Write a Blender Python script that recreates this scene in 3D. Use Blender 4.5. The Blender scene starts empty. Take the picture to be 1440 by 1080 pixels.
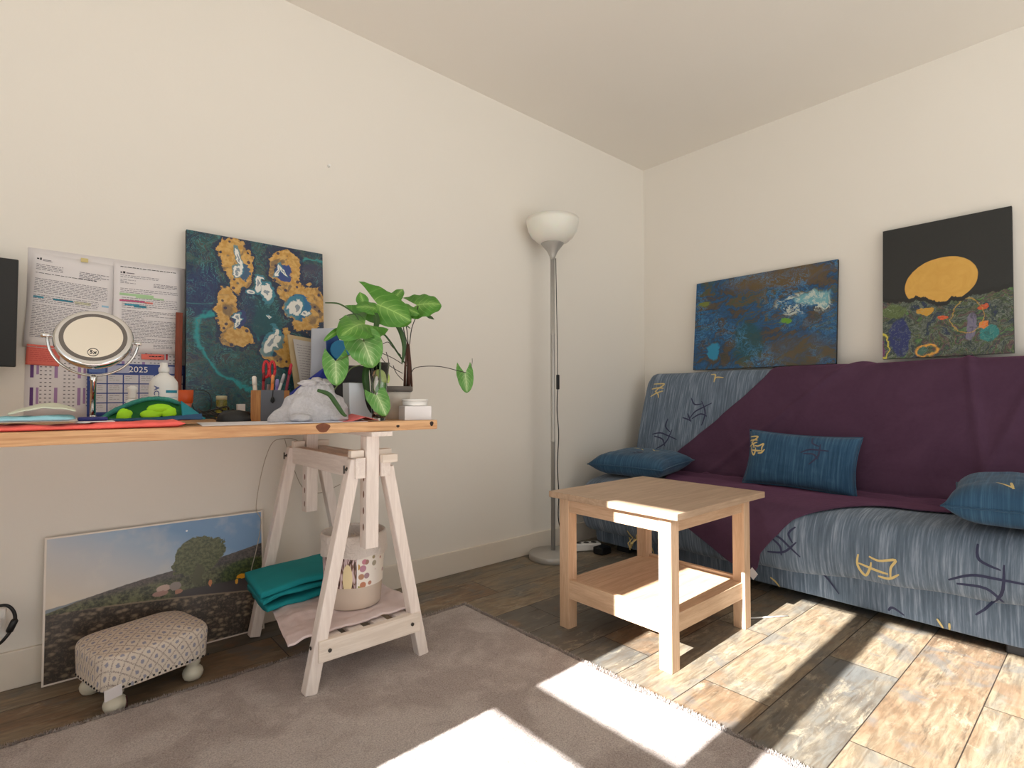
import bpy, bmesh, math, random
from mathutils import Vector, Matrix, Euler, noise as mnoise
random.seed(7)
C = bpy.context.scene.collection
PI = math.pi
# ------------------------------------------------------------------ camera
cam_d = bpy.data.cameras.new('camera'); cam = bpy.data.objects.new('camera', cam_d); C.objects.link(cam)
cam_d.sensor_fit = 'HORIZONTAL'; cam_d.sensor_width = 36; cam_d.lens = 753/1440*36
cam_d.clip_start = .02
CAM_H = .85
cam.location = (0, 0, CAM_H)
cam.rotation_euler = (PI/2 + math.radians(1.67), 0, -math.radians(41.2))
bpy.context.scene.camera = cam
# ------------------------------------------------------------------ daylight
SUN_TAN = .53; SUN_SIDE = .028
w = bpy.data.worlds.new('sky'); bpy.context.scene.world = w; w.use_nodes = True
wn = w.node_tree.nodes; wl = w.node_tree.links
for n in list(wn): wn.remove(n)
bg = wn.new('ShaderNodeBackground'); wo = wn.new('ShaderNodeOutputWorld')
tc = wn.new('ShaderNodeTexCoord'); sx = wn.new('ShaderNodeSeparateXYZ'); rp = wn.new('ShaderNodeValToRGB')
wl.new(tc.outputs['Generated'], sx.inputs[0])
mr = wn.new('ShaderNodeMapRange'); mr.inputs[1].default_value = -.6; mr.inputs[2].default_value = .8
wl.new(sx.outputs[2], mr.inputs[0]); wl.new(mr.outputs[0], rp.inputs[0])
rp.color_ramp.elements[0].color = (2.5, 2.5, 2.4, 1); rp.color_ramp.elements[0].position = .30
rp.color_ramp.elements[1].color = (.90, .95, .98, 1); rp.color_ramp.elements[1].position = .48
wl.new(rp.outputs[0], bg.inputs[0]); wl.new(bg.outputs[0], wo.inputs[0]); bg.inputs[1].default_value = 1.05
sd = bpy.data.lights.new('sun', 'SUN'); sun = bpy.data.objects.new('sun', sd); C.objects.link(sun)
sd.energy = 24; sd.angle = math.radians(.35); sd.color = (1, .985, .95)
sun.rotation_euler = Vector((1, SUN_SIDE, -SUN_TAN)).to_track_quat('-Z', 'Y').to_euler()
vs = bpy.context.scene.view_settings
vs.view_transform = 'Standard'; vs.look = 'None'; vs.gamma = 1; vs.use_curve_mapping = False; vs.exposure = 0.24
bpy.context.scene.cycles.max_bounces = 14
bpy.context.scene.cycles.diffuse_bounces = 10
bpy.context.scene.cycles.sample_clamp_indirect = 8

# ------------------------------------------------------------------ node helpers
class G:
    """small expression builder over one material's node tree"""
    def __init__(s, name, rough=.6, metallic=0.0, spec=.5):
        s.m = bpy.data.materials.new(name); s.m.use_nodes = True
        s.nt = s.m.node_tree; s.b = s.nt.nodes['Principled BSDF']
        s.b.inputs['Roughness'].default_value = rough; s.b.inputs['Metallic'].default_value = metallic
        s.b.inputs['Specular IOR Level'].default_value = spec
        s._tc = None
    def node(s, t): return s.nt.nodes.new(t)
    def put(s, inp, v):
        if hasattr(v, 'is_output') or isinstance(v, bpy.types.NodeSocket): s.nt.links.new(v, inp)
        elif isinstance(v, (tuple, list)):
            v = tuple(v)
            n = len(inp.default_value)
            inp.default_value = (v + (1,))[:n] if n == 4 else v[:n]
        else: inp.default_value = v
    def M(s, op, a, b=0.0, c=0.0, clamp=False):
        n = s.node('ShaderNodeMath'); n.operation = op; n.use_clamp = clamp
        s.put(n.inputs[0], a); s.put(n.inputs[1], b); s.put(n.inputs[2], c); return n.outputs[0]
    def add(s, a, b): return s.M('ADD', a, b)
    def sub(s, a, b): return s.M('SUBTRACT', a, b)
    def mul(s, a, b): return s.M('MULTIPLY', a, b)
    def mx(s, a, b): return s.M('MAXIMUM', a, b)
    def mn(s, a, b): return s.M('MINIMUM', a, b)
    def co(s, kind='UV'):
        if not s._tc: s._tc = s.node('ShaderNodeTexCoord')
        return s._tc.outputs[kind]
    def sep(s, v):
        n = s.node('ShaderNodeSeparateXYZ'); s.put(n.inputs[0], v); return n.outputs
    def comb(s, x, y, z=0.0):
        n = s.node('ShaderNodeCombineXYZ'); s.put(n.inputs[0], x); s.put(n.inputs[1], y); s.put(n.inputs[2], z); return n.outputs[0]
    def vscale(s, v, sc):
        n = s.node('ShaderNodeVectorMath'); n.operation = 'MULTIPLY'; s.put(n.inputs[0], v); s.put(n.inputs[1], sc); return n.outputs[0]
    def vadd(s, v, o):
        n = s.node('ShaderNodeVectorMath'); n.operation = 'ADD'; s.put(n.inputs[0], v); s.put(n.inputs[1], o); return n.outputs[0]
    def noise(s, v, scale=5.0, detail=3.0, rough=.5, dist=0.0, col=False):
        n = s.node('ShaderNodeTexNoise'); s.put(n.inputs['Vector'], v); n.inputs['Scale'].default_value = scale
        n.inputs['Detail'].default_value = detail; n.inputs['Roughness'].default_value = rough; n.inputs['Distortion'].default_value = dist
        return n.outputs['Color' if col else 'Fac']
    def voro(s, v, scale=5.0, feature='F1', out='Distance', rnd=1.0):
        n = s.node('ShaderNodeTexVoronoi'); n.feature = feature; s.put(n.inputs['Vector'], v); n.inputs['Scale'].default_value = scale
        n.inputs['Randomness'].default_value = rnd
        return n.outputs[out]
    def step(s, v, lo, hi, a=0.0, b=1.0):
        n = s.node('ShaderNodeMapRange'); n.interpolation_type = 'SMOOTHSTEP'
        s.put(n.inputs[0], v); s.put(n.inputs[1], lo); s.put(n.inputs[2], hi); n.inputs[3].default_value = a; n.inputs[4].default_value = b
        return n.outputs[0]
    def mix(s, f, a, b, mode='MIX'):
        n = s.node('ShaderNodeMix'); n.data_type = 'RGBA'; n.blend_type = mode
        s.put(n.inputs[0], f); s.put(n.inputs[6], a); s.put(n.inputs[7], b); return n.outputs[2]
    def ramp(s, f, stops, interp='LINEAR'):
        n = s.node('ShaderNodeValToRGB'); s.put(n.inputs[0], f); cr = n.color_ramp; cr.interpolation = interp
        while len(cr.elements) < len(stops): cr.elements.new(.5)
        for e, (p, c) in zip(cr.elements, sorted(stops, key=lambda q: q[0])): e.position = p; e.color = tuple(c) + (1,)
        return n.outputs[0]
    def ell(s, x, y, cx, cy, rx, ry, rot=0.0):
        """1 at the centre, 0 on the rim of an ellipse, negative outside"""
        dx = s.sub(x, cx); dy = s.sub(y, cy); c, k = math.cos(rot), math.sin(rot)
        a = s.add(s.mul(dx, c/rx), s.mul(dy, k/rx)); b = s.add(s.mul(dx, -k/ry), s.mul(dy, c/ry))
        return s.sub(1.0, s.M('SQRT', s.add(s.mul(a, a), s.mul(b, b))))
    def col(s, c): s.put(s.b.inputs['Base Color'], c); return s
    def bump(s, h, strength=.3, dist=.005):
        n = s.node('ShaderNodeBump'); n.inputs['Strength'].default_value = strength; n.inputs['Distance'].default_value = dist
        s.put(n.inputs['Height'], h); s.nt.links.new(n.outputs[0], s.b.inputs['Normal']); return s

def L(r, g, b):
    f = lambda v: ((v/255+.055)/1.055)**2.4 if v > 10 else v/255/12.92
    return (f(r), f(g), f(b))

def plain(name, rgb, rough=.6, metallic=0.0, var=.06, scale=30, bump=0.0, spec=.5, sheen=0.0):
    g = G(name, rough, metallic, spec); c = L(*rgb)
    n = g.noise(g.co('Object'), scale, 3)
    g.col(g.mix(n, tuple(v*(1-var) for v in c), tuple(min(1, v*(1+var)) for v in c)))
    if bump: g.bump(g.noise(g.co('Object'), scale*3, 4), bump, .003)
    if sheen: g.b.inputs['Sheen Weight'].default_value = sheen
    return g.m

# ------------------------------------------------------------------ mesh helpers
class MB:
    def __init__(s): s.bm = bmesh.new(); s.uv = s.bm.loops.layers.uv.new('UVMap'); s.mi = 0
    def face(s, vs, uvs=None, smooth=False):
        try: f = s.bm.faces.new(vs)
        except ValueError: return None
        f.material_index = s.mi; f.smooth = smooth
        if uvs:
            for l, u in zip(f.loops, uvs): l[s.uv].uv = u
        return f
    def box(s, lo, hi, M=None):
        x0, y0, z0 = lo; x1, y1, z1 = hi
        P = [(x0,y0,z0),(x1,y0,z0),(x1,y1,z0),(x0,y1,z0),(x0,y0,z1),(x1,y0,z1),(x1,y1,z1),(x0,y1,z1)]
        v = [s.bm.verts.new(M @ Vector(p) if M else p) for p in P]
        for q in ((0,3,2,1),(4,5,6,7),(0,1,5,4),(1,2,6,5),(2,3,7,6),(3,0,4,7)): s.face([v[i] for i in q])
        return s
    def beam(s, p0, p1, w, d, up=(0,1,0)):
        """rectangular bar from p0 to p1, d across `up`, w across the third axis"""
        p0 = Vector(p0); p1 = Vector(p1); a = (p1-p0); ln = a.length; a.normalize(); u = Vector(up); u = (u - a*u.dot(a)).normalized(); r = a.cross(u)
        M = Matrix((r, u, a)).transposed().to_4x4(); M.translation = p0
        return s.box((-w/2, -d/2, 0), (w/2, d/2, ln), M)
    def tube(s, pts, r, n=8, cap=True, smooth=True):
        pts = [Vector(p) for p in pts]; rs = r if isinstance(r, (list, tuple)) else [r]*len(pts); rings = []; prev = None
        for i, p in enumerate(pts):
            t = (pts[min(i+1, len(pts)-1)] - pts[max(i-1, 0)]).normalized()
            if prev is None:
                ref = Vector((0,0,1)) if abs(t.z) < .9 else Vector((1,0,0)); u = t.cross(ref).normalized()
            else:
                u = (prev - t*prev.dot(t)).normalized()
            prev = u; v = t.cross(u)
            rings.append([s.bm.verts.new(p + (u*math.cos(2*PI*k/n) + v*math.sin(2*PI*k/n))*rs[i]) for k in range(n)])
        for i in range(len(rings)-1):
            for k in range(n):
                s.face([rings[i][k], rings[i][(k+1)%n], rings[i+1][(k+1)%n], rings[i+1][k]], [(k/n,i),((k+1)/n,i),((k+1)/n,i+1),(k/n,i+1)], smooth)
        if cap: s.face(rings[0][::-1]); s.face(rings[-1])
        return s
    def lathe(s, prof, c=(0,0,0), n=48, M=None, capb=True, capt=True, smooth=True):
        rings = []; L0 = 0; ls = [0]
        for i in range(1, len(prof)): L0 += math.dist(prof[i], prof[i-1]); ls.append(L0)
        for r, z in prof:
            ring = []
            for k in range(n):
                a = 2*PI*k/n; p = Vector((r*math.cos(a), r*math.sin(a), z)); p = (M @ p) if M else p
                ring.append(s.bm.verts.new(p + Vector(c)))
            rings.append(ring)
        for i in range(len(prof)-1):
            for k in range(n):
                s.face([rings[i][k], rings[i][(k+1)%n], rings[i+1][(k+1)%n], rings[i+1][k]], [(k/n,ls[i]/L0),((k+1)/n,ls[i]/L0),((k+1)/n,ls[i+1]/L0),(k/n,ls[i+1]/L0)], smooth)
        if capb: s.face(rings[0][::-1])
        if capt: s.face(rings[-1])
        return s
    def grid(s, f, nu, nv, uvf=None, smooth=True, cu=False):
        """f(u,v)->point for u,v in 0..1"""
        V = [[s.bm.verts.new(f(i/nu, j/nv)) for j in range(nv+1)] for i in range(nu+(0 if cu else 1))]
        uvf = uvf or (lambda a, b: (a, b)); N = len(V)
        for i in range(nu):
            for j in range(nv):
                q = [(i,j),(i+1,j),(i+1,j+1),(i,j+1)]
                s.face([V[a % N][b] for a, b in q], [uvf(a/nu, b/nv) for a, b in q], smooth)
        return s
    def prism(s, pts, thick, M=None, smooth=False):
        """outline pts (x,z) extruded along +y by thick"""
        a = [s.bm.verts.new((M @ Vector((x,0,z))) if M else (x,0,z)) for x, z in pts]
        b = [s.bm.verts.new((M @ Vector((x,thick,z))) if M else (x,thick,z)) for x, z in pts]
        s.face(a); s.face(b[::-1]); n = len(pts)
        for i in range(n): s.face([a[i], b[i], b[(i+1)%n], a[(i+1)%n]], smooth=smooth)
        return s
    def ribbon(s, P, w, nrm):
        """flat brush stroke through the points P; w half width list; nrm surface normal list/vector"""
        n = len(P); Lv = []
        for i in range(n):
            t = (Vector(P[min(i+1,n-1)]) - Vector(P[max(i-1,0)])).normalized(); N = Vector(nrm[i] if isinstance(nrm, list) else nrm)
            u = t.cross(N).normalized()*w[i]; Lv.append((s.bm.verts.new(Vector(P[i])+u), s.bm.verts.new(Vector(P[i])-u)))
        for i in range(n-1): s.face([Lv[i][0], Lv[i+1][0], Lv[i+1][1], Lv[i][1]])
        return s

def obj(name, mb, mats, parent=None, bevel=0, subsurf=0, solid=0, recalc=True, seg=2):
    bm = mb.bm
    if recalc: bmesh.ops.recalc_face_normals(bm, faces=bm.faces)
    if parent is not None: bmesh.ops.translate(bm, verts=bm.verts, vec=-wloc(parent))
    me = bpy.data.meshes.new(name); bm.to_mesh(me); bm.free()
    for m in (mats if isinstance(mats, (list, tuple)) else [mats]): me.materials.append(m)
    o = bpy.data.objects.new(name, me); C.objects.link(o)
    if parent is not None: o.parent = parent
    if solid: d = o.modifiers.new('t', 'SOLIDIFY'); d.thickness = solid; d.offset = 0
    if bevel:
        d = o.modifiers.new('b', 'BEVEL'); d.width = bevel; d.segments = seg; d.limit_method = 'ANGLE'; d.angle_limit = math.radians(40)
    if subsurf: d = o.modifiers.new('s', 'SUBSURF'); d.levels = d.render_levels = subsurf
    return o
def wloc(o):
    v = Vector((0,0,0))
    while o is not None: v += o.location; o = o.parent
    return v
def thing(name, label, cat, loc=(0,0,0), group=None):
    o = bpy.data.objects.new(name, None); C.objects.link(o); o.location = loc; o.empty_display_size = .05
    return tag(o, label, cat, group)
def tag(o, label, cat, group=None, kind=None):
    o['label'] = label; o['category'] = cat
    if group: o['group'] = group
    if kind: o['kind'] = kind
    return o
def struct(name, mb, mats, bevel=0, parent=None):
    o = obj(name, mb, mats, parent, bevel=bevel); 
    if parent is None: o['kind'] = 'structure'
    return o
def text_obj(name, s, size, loc, rot, mat, parent, extrude=.0004, align='CENTER'):
    c = bpy.data.curves.new(name, 'FONT'); c.body = s; c.size = size; c.extrude = extrude; c.align_x = align; c.align_y = 'CENTER'
    t = bpy.data.objects.new(name + '_t', c); C.objects.link(t)
    bpy.context.view_layer.update()
    me = bpy.data.meshes.new_from_object(t.evaluated_get(bpy.context.evaluated_depsgraph_get()))
    bpy.data.objects.remove(t); bpy.data.curves.remove(c)
    me.transform(Matrix.Translation(Vector(loc) - wloc(parent)) @ (rot.to_4x4() if not isinstance(rot, tuple) else Euler(rot).to_matrix().to_4x4()))
    me.materials.clear(); me.materials.append(mat)
    o = bpy.data.objects.new(name, me); C.objects.link(o); o.parent = parent
    return o
def smoothpath(pts, n=8):
    pts = [Vector(p) for p in pts]; out = []
    for i in range(len(pts)-1):
        p0 = pts[max(i-1,0)]; p1 = pts[i]; p2 = pts[i+1]; p3 = pts[min(i+2, len(pts)-1)]
        for k in range(n):
            t = k/n; out.append(.5*((2*p1) + (p2-p0)*t + (2*p0-5*p1+4*p2-p3)*t*t + (3*p1-p0-3*p2+p3)*t**3))
    out.append(pts[-1]); return out
def nz(*p): return mnoise.noise(Vector((list(p)+[0,0,0])[:3]))
# ------------------------------------------------------------------ room shell
WY = 2.18; WX = 3.13; BX = -1.45; FY = -1.6; HC = 2.45
g = G('wall_paint', .85, spec=.2); cc = g.noise(g.co('Object'), 1.2, 2)
g.col(g.mix(cc, L(225, 221, 213), L(229, 225, 218))); g.bump(g.noise(g.co('Object'), 180, 3), .12, .002); M_WALL = g.m
g = G('ceiling_paint', .9, spec=.2); g.col(g.mix(g.noise(g.co('Object'), 1.5, 2), L(229, 224, 216), L(233, 229, 222))); g.bump(g.noise(g.co('Object'), 160, 3), .1, .002); M_CEIL = g.m
M_TRIM = plain('white_trim_paint', (222, 214, 202), .45, var=.02)
M_FRAME = plain('window_frame_white', (225, 225, 222), .4, var=.02)

# floor: worn painted wood planks, long side along x
g = G('worn_plank_floor', .5, spec=.4)
X, Y, Z = g.sep(g.co('Object'))
RW, PL = .195, .9
row = g.M('FLOOR', g.M('DIVIDE', g.sub(Y, .275), RW))
par = g.M('MODULO', g.add(row, 100.0), 2.0)
xs = g.add(X, g.mul(par, PL/2)); xs = g.sub(xs, 1.53)
cell = g.M('FLOOR', g.M('DIVIDE', xs, PL))
fy = g.M('FRACT', g.M('DIVIDE', g.sub(Y, .275), RW)); fx = g.M('FRACT', g.add(g.M('DIVIDE', xs, PL), 40.0))
ey = g.mul(g.mn(fy, g.sub(1.0, fy)), RW); ex = g.mul(g.mn(fx, g.sub(1.0, fx)), PL)
seam = g.step(g.mn(ex, ey), .0006, .0022)
wn_ = g.node('ShaderNodeTexWhiteNoise'); wn_.noise_dimensions = '2D'; g.put(wn_.inputs['Vector'], g.comb(cell, row))
rnd = wn_.outputs['Value']; rc = g.sep(wn_.outputs['Color'])
off = g.comb(g.mul(rnd, 37.0), g.mul(rc[1], 23.0), g.mul(rc[0], 11.0))
pc = g.vadd(g.comb(X, Y), off)
st = g.vscale(pc, (1.0, 7.0, 1.0)); big = g.noise(g.vscale(pc, (1.0, 2.2, 1)), 4.5, 4, .6, .6)
tone = g.add(g.mul(rnd, .38), g.mul(big, .62))
base = g.ramp(tone, [(.22, L(108, 103, 96)), (.36, L(122, 119, 110)), (.46, L(148, 138, 120)), (.55, L(164, 147, 121)), (.66, L(148, 122, 96)), (.8, L(112, 104, 92))])
fine = g.noise(st, 9, 6, .7, .8)
c1 = g.mix(g.step(fine, .38, .62), g.mix(.5, base, L(92, 76, 58)), base)
scr = g.noise(g.vscale(pc, (1.0, 2.6, 1)), 10, 9, .78, .5); msk = g.step(g.noise(pc, 3.0, 3, .6), .42, .62)
c1 = g.mix(g.mul(g.mul(g.step(scr, .50, .62), msk), .6), c1, L(196, 184, 158))
blu = g.noise(g.vadd(pc, (5, 3, 1)), 5, 4, .65, .4)
c1 = g.mix(g.mul(g.step(blu, .54, .66), .55), c1, L(112, 116, 116))
c1 = g.mix(g.mul(g.step(blu, .34, .44, 1, 0), .5), c1, L(146, 114, 86))
dk = g.noise(g.vscale(pc, (1.0, 9.0, 1)), 6, 5, .65)
c1 = g.mix(g.mul(g.step(dk, .54, .70), .6), c1, L(74, 62, 52))
c1 = g.mix(1.0, c1, (.80, .80, .82), 'MULTIPLY'); g.col(g.mix(seam, L(46, 38, 32), c1))
g.put(g.b.inputs['Roughness'], g.step(fine, .3, .7, .42, .62))
hh = g.add(g.mul(seam, .6), g.mul(fine, .3)); g.bump(hh, .35, .002); M_FLOOR = g.m

T = .08
struct('floor', MB().box((BX-T, FY-.1, -.1), (WX+.1, WY+.1, 0)), M_FLOOR)
struct('ceiling', MB().box((BX-T, FY-.1, HC), (WX+.1, WY+.1, HC+.1)), M_CEIL)
struct('wall_left', MB().box((BX-T, WY, 0), (WX+.1, WY+.1, HC)), M_WALL)
struct('wall_right', MB().box((WX, FY-.1, 0), (WX+.1, WY, HC)), M_WALL)
FX0, FX1, FZ0, FZ1 = .25, 2.95, .15, 2.15
struct('wall_front', MB().box((BX-T, FY-.1, 0), (FX0, FY, HC)).box((FX1, FY-.1, 0), (WX, FY, HC)).box((FX0, FY-.1, 0), (FX1, FY, FZ0)).box((FX0, FY-.1, FZ1), (FX1, FY, HC)), M_WALL)
w2f = MB().box((FX0, FY-.07, FZ0), (FX1, FY-.02, FZ0+.05)).box((FX0, FY-.07, FZ1-.05), (FX1, FY-.02, FZ1))
for x in (FX0, (FX0+FX1)/2-.03, FX1-.06): w2f.box((x, FY-.068, FZ0), (x+.06, FY-.022, FZ1))
struct('window_2', w2f, M_FRAME)
# window wall behind the camera
W0, W1, WH = -1.35, 1.075, 2.10
wb = MB(); wb.box((BX-T, FY, 0), (BX, W0, HC)).box((BX-T, W1, 0), (BX, WY, HC)).box((BX-T, W0, WH), (BX, W1, HC)).box((BX-T, W0, 0), (BX, W1, .06))
struct('wall_back', wb, M_WALL)
fr = MB()
mull = [.51, -.04, -.59]
xo, xi = BX-.065, BX-.015
for k, m in enumerate(mull): fr.box((xo, m-.012, .06), (xi, m+.10, WH))
fr.box((xo, W0, 1.31), (xi, W1, 1.378)); fr.box((xo, W0, .06), (xi, W1, .12))
fr.box((xo, W0, .06), (xi, W0+.05, WH))
wf = struct('window_1', fr, M_FRAME)
def bboard(name, lo, hi): struct(name, MB().box(lo, hi), M_TRIM, bevel=.003)
bboard('baseboard_left', (BX, WY-.013, 0), (WX, WY, .11))
bboard('baseboard_right', (WX-.013, FY, 0), (WX, WY-.013, .11))
bboard('baseboard_front', (BX, FY, 0), (WX-.013, FY+.013, .11))
# portal that guides light sampling through the glazing
pd = bpy.data.lights.new('daylight_portal', 'AREA'); pd.shape = 'RECTANGLE'; pd.size = WH-.06; pd.size_y = W1-W0; pd.cycles.is_portal = True
po = bpy.data.objects.new('daylight_portal', pd); C.objects.link(po); po.location = (BX-.1, (W0+W1)/2, (WH+.06)/2)
po.rotation_euler = Vector((1,0,0)).to_track_quat('-Z', 'Y').to_euler(); 

pd2 = bpy.data.lights.new('daylight_portal', 'AREA'); pd2.shape = 'RECTANGLE'; pd2.size = FX1-FX0; pd2.size_y = FZ1-FZ0; pd2.cycles.is_portal = True
po2_ = bpy.data.objects.new('daylight_portal', pd2); C.objects.link(po2_); po2_.location = ((FX0+FX1)/2, FY-.11, (FZ0+FZ1)/2); po2_.rotation_euler = (PI/2, 0, 0)

# ------------------------------------------------------------------ rug
g = G('shaggy_taupe_pile', .95, spec=.1)
oc = g.co('Object'); n1 = g.noise(oc, 2.6, 3, .55, 1.2); n2 = g.noise(oc, 9, 4, .6, 1.0); n3 = g.noise(oc, 260, 4, .75); n4 = g.noise(oc, 110, 3, .6)
pt = g.step(g.add(g.mul(n1, .6), g.mul(n2, .4)), .42, .58)
cc = g.mix(pt, L(172, 158, 153), L(208, 198, 194)); cc = g.mix(g.step(n3, .3, .7), g.mix(.6, cc, L(104, 90, 86)), g.mix(.25, cc, L(225, 214, 204)))
g.col(cc); g.b.inputs['Sheen Weight'].default_value = .3
g.bump(g.add(g.mul(n3, .7), g.mul(n4, .6)), .9, .006); M_RUG = g.m
RX0, RX1, RY0, RY1 = -1.0, 1.32, -.6, 1.80
def rugf(u, v):
    x = RX0 + (RX1-RX0)*u; y = RY0 + (RY1-RY0)*v
    e = min(u*(RX1-RX0), (1-u)*(RX1-RX0), v*(RY1-RY0), (1-v)*(RY1-RY0))
    wob = .006*nz(x*9, y*9) + .004*nz(x*40, y*40, 3)
    h = .016*(1-math.exp(-max(e, 0)/.006)) + .0025*nz(x*30, y*30, 1) + .0015*nz(x*90, y*90, 2)
    if e < .02: x += wob*(1 if u > .5 else -1)*(1 if min(u,1-u)*(RX1-RX0) < .02 else 0); y += (wob + .004*nz(x*2, 5))*(1 if v > .5 else -1)*(1 if min(v,1-v)*(RY1-RY0) < .02 else 0)
    if e <= 0: h = .001
    return (x, y, max(h, .001))
mb = MB(); mb.grid(rugf, 290, 300)
o = obj('rug', mb, M_RUG, recalc=False); tag(o, 'large taupe grey deep pile rug on the plank floor, half in sunlight', 'rug')
# soft tufts along the two visible edges and over the near area
mb = MB()
def tuft(x, y, h, a, lean, wd):
    d = Vector((math.cos(a), math.sin(a), 0))*wd; t = Vector((x, y, .010)); tp = t + Vector((math.cos(a+1.3)*lean, math.sin(a+1.3)*lean, h))
    v = [mb.bm.verts.new(t-d), mb.bm.verts.new(t+d), mb.bm.verts.new(tp)]; mb.face(v)
for k in range(26000):
    if random.random() < .35:
        if random.random() < .5: x, y = RX1 - abs(random.gauss(0, .006)), random.uniform(.3, RY1)
        else: x, y = random.uniform(-.4, RX1), RY1 - abs(random.gauss(0, .006))
    else: x, y = random.uniform(.3, RX1), random.uniform(.35, 1.2)
    tuft(x, y, random.uniform(.005, .012), random.uniform(0, 6.3), random.uniform(.002, .008), .0016)
pl = obj('pile', mb, M_RUG, o, recalc=False); pl['kind'] = 'stuff'

# ------------------------------------------------------------------ woods and common materials
def wood(name, a, b, axis=0, scale=3.0, rough=.5, contrast=1.0, knots=True):
    g = G(name, rough, spec=.35); P = g.co('Object'); s = [14.0, 14.0, 14.0]; s[axis] = 1.0
    v = g.vscale(P, tuple(s)); n = g.noise(v, scale, 5, .6, .8); n2 = g.noise(g.vscale(P, tuple(2*q for q in s)), scale*3, 3, .6)
    f = g.step(g.add(g.mul(n, .7), g.mul(n2, .3)), .35, .68)
    c = g.mix(f, a, b)
    if knots:
        sk = [5.0, 5.0, 5.0]; sk[axis] = 1.6; k = g.voro(g.vscale(P, tuple(sk)), 1.6)
        c = g.mix(g.step(k, .03, .10, .55, 0.0), c, tuple(v*.35 for v in a))
    g.col(c); g.bump(n, .12, .001); return g.m
M_PINE_X = wood('desk_plank_wood', L(180, 132, 92), L(222, 180, 136), 0, 2.2)
M_WHITEWOOD = wood('whitewashed_birch', L(222, 211, 205), L(238, 229, 223), 2, 4, .55, knots=False)
M_WHITEWOODY = wood('whitewashed_birch_rail', L(222, 211, 205), L(238, 229, 223), 1, 4, .55, knots=False)
M_WHITEWOODX = wood('whitewashed_birch_cross', L(220, 208, 196), L(236, 226, 216), 0, 4, .55, knots=False)
M_TBL_Z = wood('pale_table_wood_leg', L(196, 162, 132), L(218, 188, 158), 2, 4, .5, knots=False)
M_TBL_Y = wood('pale_table_wood_rail', L(196, 162, 132), L(218, 188, 158), 1, 4, .5, knots=False)
M_TBL_X = wood('pale_table_wood_side', L(192, 158, 128), L(214, 184, 154), 0, 4, .5, knots=False)
M_TBL_T = wood('greige_table_top', L(172, 146, 122), L(194, 168, 144), 0, 3, .45, knots=False)
M_CHROME = plain('polished_chrome', (215, 215, 215), .06, 1.0, var=0)
M_STEEL = plain('brushed_steel', (160, 158, 155), .32, 1.0, var=.03)
M_BLACKP = plain('black_plastic', (18, 18, 20), .4)
M_BLACKM = plain('black_matte', (30, 30, 33), .7)
M_WHITEP = plain('white_plastic', (232, 232, 230), .35, var=.01)
M_PAPER = plain('white_paper', (226, 222, 224), .8, var=.015)
M_SCREW = plain('dark_screw', (70, 66, 62), .4, .6)

# ------------------------------------------------------------------ desk: plank top over a trestle
DZ0, DZ1 = .753, .783; DY0, DY1 = 1.50, 2.12; DX0, DX1 = -.75, .985
dk_ = thing('desk_top', 'long honey-coloured knotty wooden desk plank resting on a white trestle', 'desk', (.1, 1.8, DZ0))
obj('plank', MB().box((DX0, DY0, DZ0), (DX1, DY1, DZ1)), M_PINE_X, dk_, bevel=.003)
kn = plain('dark_wood_knot', (112, 62, 34), .6, var=.3, scale=90); kn2 = plain('black_wood_knot', (40, 26, 20), .7)
for q, (x, z, rx, rz) in enumerate(((.600, .770, .020, .013), (.838, .7665, .006, .004), (.962, .771, .007, .008))):
    mb = MB(); vs = [mb.bm.verts.new((x+rx*math.cos(a)*(1+.15*math.sin(3*a)), DY0-.0006, z+rz*math.sin(a))) for a in [2*PI*k/20 for k in range(20)]]; mb.face(vs)
    obj('wood_knot', mb, kn2 if q else kn, dk_, recalc=False)

# ------------------------------------------------------------------ trestle
M_HOLE = plain('hole_shadow_brown', (120, 84, 66), .8)
tr = thing('trestle', 'whitewashed wooden trestle with splayed legs and a slatted shelf under the desk', 'trestle', (.765, 1.8, 0))
for (yy) in (1.545, 2.075):
    obj('leg', MB().beam((.585, yy, .014 if yy < 1.8 else .003), (.715, yy, .668), .036, .036), M_WHITEWOOD, tr, bevel=.003)
    obj('leg', MB().beam((.955, yy, .014 if yy < 1.8 else .003), (.822, yy, .640), .036, .036), M_WHITEWOOD, tr, bevel=.003)
    cr = obj('cross_rail', MB().box((.603, yy-.026, .100), (.935, yy-.004, .160)) if yy < 1.8 else MB().box((.603, yy+.004, .100), (.935, yy+.026, .160)), M_WHITEWOODX, tr, bevel=.002)
    for x in (.634, .905): obj('screw', MB().lathe([(.0055, 0), (.0055, .003), (.003, .004)], (x, yy-.026, .13), 12, Matrix.Rotation(PI/2, 3, 'X')), M_SCREW, cr)
for x0 in (.708, .792):
    obj('top_rail', MB().box((x0, 1.518, .612), (x0+.032, 2.105, .674)), M_WHITEWOODY, tr, bevel=.002)
for yy in (1.545, 2.035):
    p = MB(); p.box((.745, yy-.022, .395 if yy < 1.8 else .43), (.787, yy+.022, .738))
    po_ = obj('post', p, M_WHITEWOOD, tr, bevel=.002)
    for k in range(5):
        z = .61 - k*.05
        if z < .42: continue
        mb = MB(); vs = [mb.bm.verts.new((.7445, yy-.004+.0045*math.cos(a), z+.011*math.sin(a))) for a in [2*PI*j/16 for j in range(16)]]; mb.face(vs)
        obj('peg_hole', mb, M_HOLE, po_, recalc=False)
    obj('peg_block', MB().box((.700, yy-.012, .674), (.742, yy+.012, .696)), M_WHITEWOODX, tr, bevel=.002)
    obj('peg_block', MB().box((.790, yy-.012, .674), (.835, yy+.012, .696)), M_WHITEWOODX, tr, bevel=.002)
obj('spacer', MB().box((.790, 1.505, .655), (.842, 1.53, .680)), M_WHITEWOODX, tr, bevel=.002)
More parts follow.
